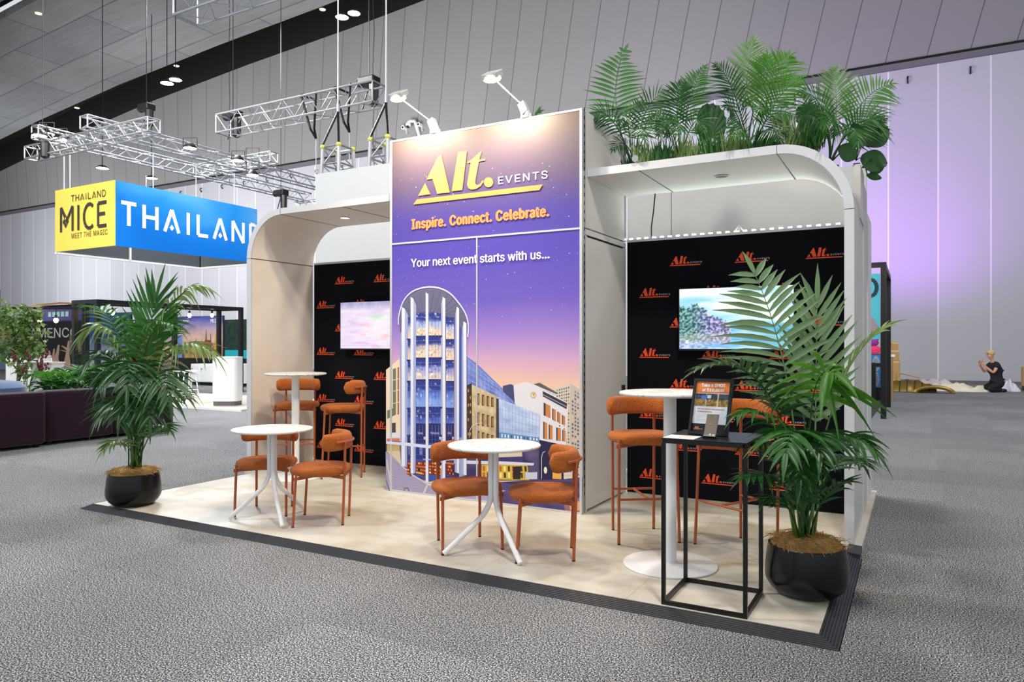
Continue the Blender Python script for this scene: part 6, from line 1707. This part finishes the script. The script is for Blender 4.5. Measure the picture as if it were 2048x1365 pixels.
# local: x = right in the picture, person looks to -x; body continuous
bv = [(.10,0,.30),(.08,0,.45),(.05,0,.62),(.02,0,.80),(-.03,0,.92),(-.07,0,1.01),(-.105,0,1.09),(-.125,0,1.18),   # 0 pelvis .. 7 head
      (0,.19,.85),(-.15,.22,.62),(-.33,.12,.79),(-.37,.10,.86),(-.385,.095,.91),       # 8-12 far arm and palm
      (0,-.19,.85),(-.16,-.22,.60),(-.35,-.10,.81),(-.39,-.08,.88),(-.405,-.075,.93),  # 13-17 near arm and palm
      (.10,.11,.28),(-.22,.15,.11),(.14,.14,.07),(.24,.14,.05),             # 18-21 far leg: hip, knee, ankle, toe
      (.10,-.11,.28),(-.22,-.15,.11),(.14,-.14,.07),(.24,-.14,.05)]         # 22-25
be = [(0,1),(1,2),(2,3),(3,4),(4,5),(5,6),(6,7),(3,8),(8,9),(9,10),(10,11),(11,12),(3,13),(13,14),(14,15),(15,16),(16,17),(0,18),(18,19),(19,20),(20,21),(0,22),(22,23),(23,24),(24,25)]
brd = [.09,.085,.10,.11,.075,.058,.085,.108,.06,.045,.034,.040,.030,.06,.045,.034,.040,.030,.09,.065,.045,.035,.09,.065,.045,.035]
sk = mat('skin', (206,150,122), .5)
skin('body', bv, be, brd, sk, pr)
shirt = mat('black_shirt', (18,22,38), .85); trs = mat('black_trousers', (12,12,16), .85)
skin('shirt', [(.11,0,.30),(.09,0,.38),(.07,0,.50),(.05,0,.64),(.02,0,.80),(-.01,0,.88),(-.035,0,.93),(0,.13,.86),(-.015,.20,.83),(-.08,.22,.73),(0,-.13,.86),(-.015,-.20,.83),(-.08,-.22,.73)],
     [(0,1),(1,2),(2,3),(3,4),(4,5),(5,6),(4,7),(7,8),(8,9),(4,10),(10,11),(11,12)], [(.13,.165),(.14,.175),(.14,.17),(.14,.175),(.13,.18),(.11,.13),(.085,.09),.095,.088,.078,.095,.088,.078], shirt, pr, 2)
skin('trousers', [(.11,0,.42),(.13,0,.27),(.10,.12,.24),(-.08,.14,.18),(-.24,.15,.11),(-.18,.15,.09),(.02,.145,.085),(.17,.14,.08),(.10,-.12,.24),(-.08,-.14,.18),(-.24,-.15,.11),(-.18,-.15,.09),(.02,-.145,.085),(.17,-.14,.08)],
     [(0,1),(1,2),(2,3),(3,4),(4,5),(5,6),(6,7),(1,8),(8,9),(9,10),(10,11),(11,12),(12,13)], [.155,.185,.14,.115,.10,.10,.085,.075,.14,.115,.10,.10,.085,.075], trs, pr, 1)
for s in (-1, 1):
    sh = skin('shoe', [(.13,s*.14,.065),(.24,s*.14,.06),(.30,s*.14,.06)], [(0,1),(1,2)], [.068,.06,.05], M['blackmatte'], pr)
MB().ball((-.092,0,1.212), .118, 18, 12, (.95,.92,.86)).build('hair', mat('fair_hair', (200,172,124), .85, var=.3, vscale=40), pr, True)
f = MB(); f.ball((-.228,0,1.165), .022, 8, 6, (1,.8,1.2)); f.build('nose', sk, pr, True)
for s in (-1, 1):
    MB().ball((-.212,s*.036,1.195), .012, 8, 6).build('eye', M['dark'], pr); MB().ball((-.115,s*.10,1.165), .03, 8, 6, (.7,.4,1.1)).build('ear', sk, pr, True)
MB().ball((-.214,0,1.118), .02, 8, 6, (.5,1.2,.4)).build('mouth', mat('lips', (170,96,84), .6), pr, True)
for s in (-1, 1):
    base = Vector((-.385 if s > 0 else -.405, s*(.095 if s > 0 else .075), .905 if s > 0 else .925)); hm = MB()
    for k, (dx, dz, l) in enumerate(((-.03,.9,.085),(-.01,1,.095),(.01,1,.09),(.03,.95,.07))):
        p = base + Vector((dx*.7, 0, .0)); hm.tube([p, p+Vector((-.01,-s*.01,l*.6)), p+Vector((.01,-s*.03,l))], [.011,.010,.007], 6)
    hm.tube([base+Vector((.01,-s*.01,-.03)), base+Vector((.045,-s*.02,.0)), base+Vector((.05,-s*.03,.04))], [.012,.011,.008], 6)
    hm.build('fingers', sk, pr, True)
